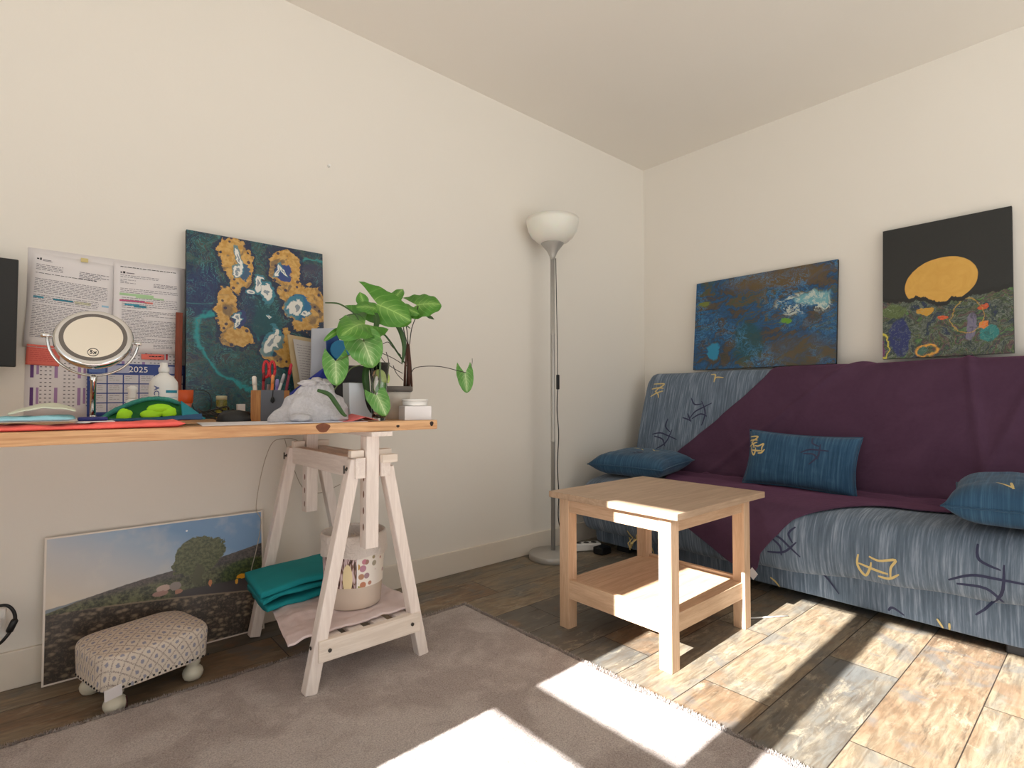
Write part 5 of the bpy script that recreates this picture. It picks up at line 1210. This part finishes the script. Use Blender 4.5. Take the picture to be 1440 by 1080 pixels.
strap([Wp(572,515,1.67), Wp(560,498,1.67), Wp(548,480,1.67), Wp(538,470,1.67), Wp(531,480,1.67), Wp(530,500,1.67)], .008, M_LEAFD, pp_)
strap([Wp(577,462,1.66), Wp(568,456,1.66), Wp(556,452,1.66), Wp(544,453,1.66)], .006, M_LEAFD, pp_)
for pts in ([(566,512),(555,505),(545,500),(535,496)], [(566,525),(552,517),(540,508),(533,497)], [(564,500),(552,488),(545,481),(533,487)], [(543,495),(546,505),(547,515)], [(567,535),(560,528),(556,522),(553,514)]):
    stem([Wp(a, b, 1.67) for a, b in pts], .0013)
# white curved holder
wvz = thing('curved_vase', 'white ceramic vase with a swooping cut-away side beside the glass vase', 'vase', (.79, 1.63, DZ1))
pr_ = [(.735,.0),(.838,.0),(.842,.004),(.820,.012),(.803,.024),(.791,.042),(.784,.064),(.781,.088),(.779,.120),(.728,.121),(.730,.05)]
pm_ = MB(); pm_.prism([(x, DZ1+z) for x, z in pr_], .05, Matrix.Translation((0, 1.615, 0))); obj('vase_body', pm_, plain('cool_white_ceramic', (206, 214, 222), .3, var=.02), wvz, bevel=.008, seg=4)
# glass vase with cuttings
gv = thing('plant_cuttings', 'leafy green cuttings in a narrow clear glass vase behind the white vase', 'plant', (.82, 1.585, DZ1))
g = G('clear_glass', .03); g.col((.95, .97, .97)); g.b.inputs['Transmission Weight'].default_value = 1.0; M_GLASS = g.m
GC = (Wp(533,560,1.57).x, 1.57, DZ1)
obj('glass_vase', MB().lathe([(.020,.0),(.022,.003),(.024,.06),(.026,.12),(.033,.185),(.0312,.185),(.0242,.12),(.0222,.06),(.018,.012),(.002,.010)], GC, 36), M_GLASS, gv)
SB = Vector((GC[0], 1.57, DZ1+.05)); ST = Vector((GC[0], 1.57, DZ1+.17))
vst = lambda *p: obj('stem', MB().tube(smoothpath([SB + Vector((.004*nz(p[0][0]),.004*nz(p[0][1]),0)), ST + Vector((.012*nz(p[0][0]*.3),0,0))] + [Wp(*q) for q in p], 8), .0018, 6), M_STEMG, gv)
vst((522,490,1.57),(514,470,1.56),(513,457,1.56)); vst((520,500,1.56),(516,490,1.55),(511,478,1.53)); vst((505,494,1.57),(490,500,1.55),(473,507,1.54)); vst((525,540,1.57),(528,555,1.55))
vst((500,515,1.57),(485,528,1.56),(470,548,1.55)); vst((526,470,1.60),(527,450,1.62),(526,435,1.63))
leaf(Wp(513,456,1.57), Wp(482,468,1.50), 0.128, (-.3,-1,.55), M_LEAF, gv, lobe=.75, curve=.10)
leaf(Wp(510,478,1.54), Wp(524,513,1.49), 0.122, (-.45,-1,.25), M_LEAFV, gv, lobe=.5, curve=.08)
leaf(Wp(472,508,1.55), Wp(473,540,1.52), 0.083, (-.4,-1,.2), M_LEAFV, gv, lobe=.62, curve=.06)
leaf(Wp(530,556,1.54), Wp(543,584,1.51), 0.073, (-.4,-1,.25), M_LEAFV, gv, lobe=.5, curve=.07)
leaf(Wp(535,550,1.57), Wp(541,530,1.57), 0.037, (-.4,-1,.2), M_LEAFV, gv, lobe=.3, curve=.05)
leaf(Wp(512,430,1.63), Wp(506,410,1.64), 0.041, (-.4,-1,.2), M_LEAF, gv, lobe=.2, curve=.05, heart=False)
leaf(Wp(528,434,1.63), Wp(502,431,1.60), 0.061, (-.3,-1,.4), M_LEAF, gv, lobe=.4, curve=.06)
strap([Wp(486,463,1.56), Wp(472,467,1.55), Wp(455,480,1.54)], .020, M_LEAF, gv)
strap([Wp(528,440,1.62), Wp(529,452,1.61), Wp(528,466,1.60)], .022, M_LEAFD, gv)
strap([Wp(517,508,1.60), Wp(513,530,1.60), Wp(516,550,1.60), Wp(524,562,1.59)], .024, M_LEAFD, gv)
strap([Wp(446,549,1.52), Wp(462,555,1.52), Wp(472,568,1.52), Wp(482,582,1.52), Wp(488,585,1.52)], .016, M_LEAFD, gv)
strap([Wp(457,426,1.58), Wp(475,427,1.58), Wp(490,435,1.58), Wp(502,446,1.58), Wp(507,460,1.58)], .006, M_LEAFD, gv)
strap([Wp(477,450,1.58), Wp(490,443,1.58), Wp(504,442,1.58), Wp(512,449,1.58)], .004, M_LEAFD, gv)
leaf(Wp(532,520,1.58), Wp(547,538,1.56), 0.049, (-.3,-1,.2), M_LEAFB, gv, lobe=.4, curve=.08)
leaf(Wp(536,515,1.58), Wp(526,508,1.57), 0.027, (-.3,-1,.3), M_LEAFB, gv, lobe=.3, curve=.08)
o = obj('white_shell', MB().lathe([(.002,0),(.012,.004),(.015,.012),(.010,.022),(.002,.026)], (Wp(482,572,1.60).x, 1.60, Wp(482,572,1.60).z-.013), 24), M_WHITEP); tag(o, 'small white rounded ornament between the grey cloth and white vase', 'ornament')
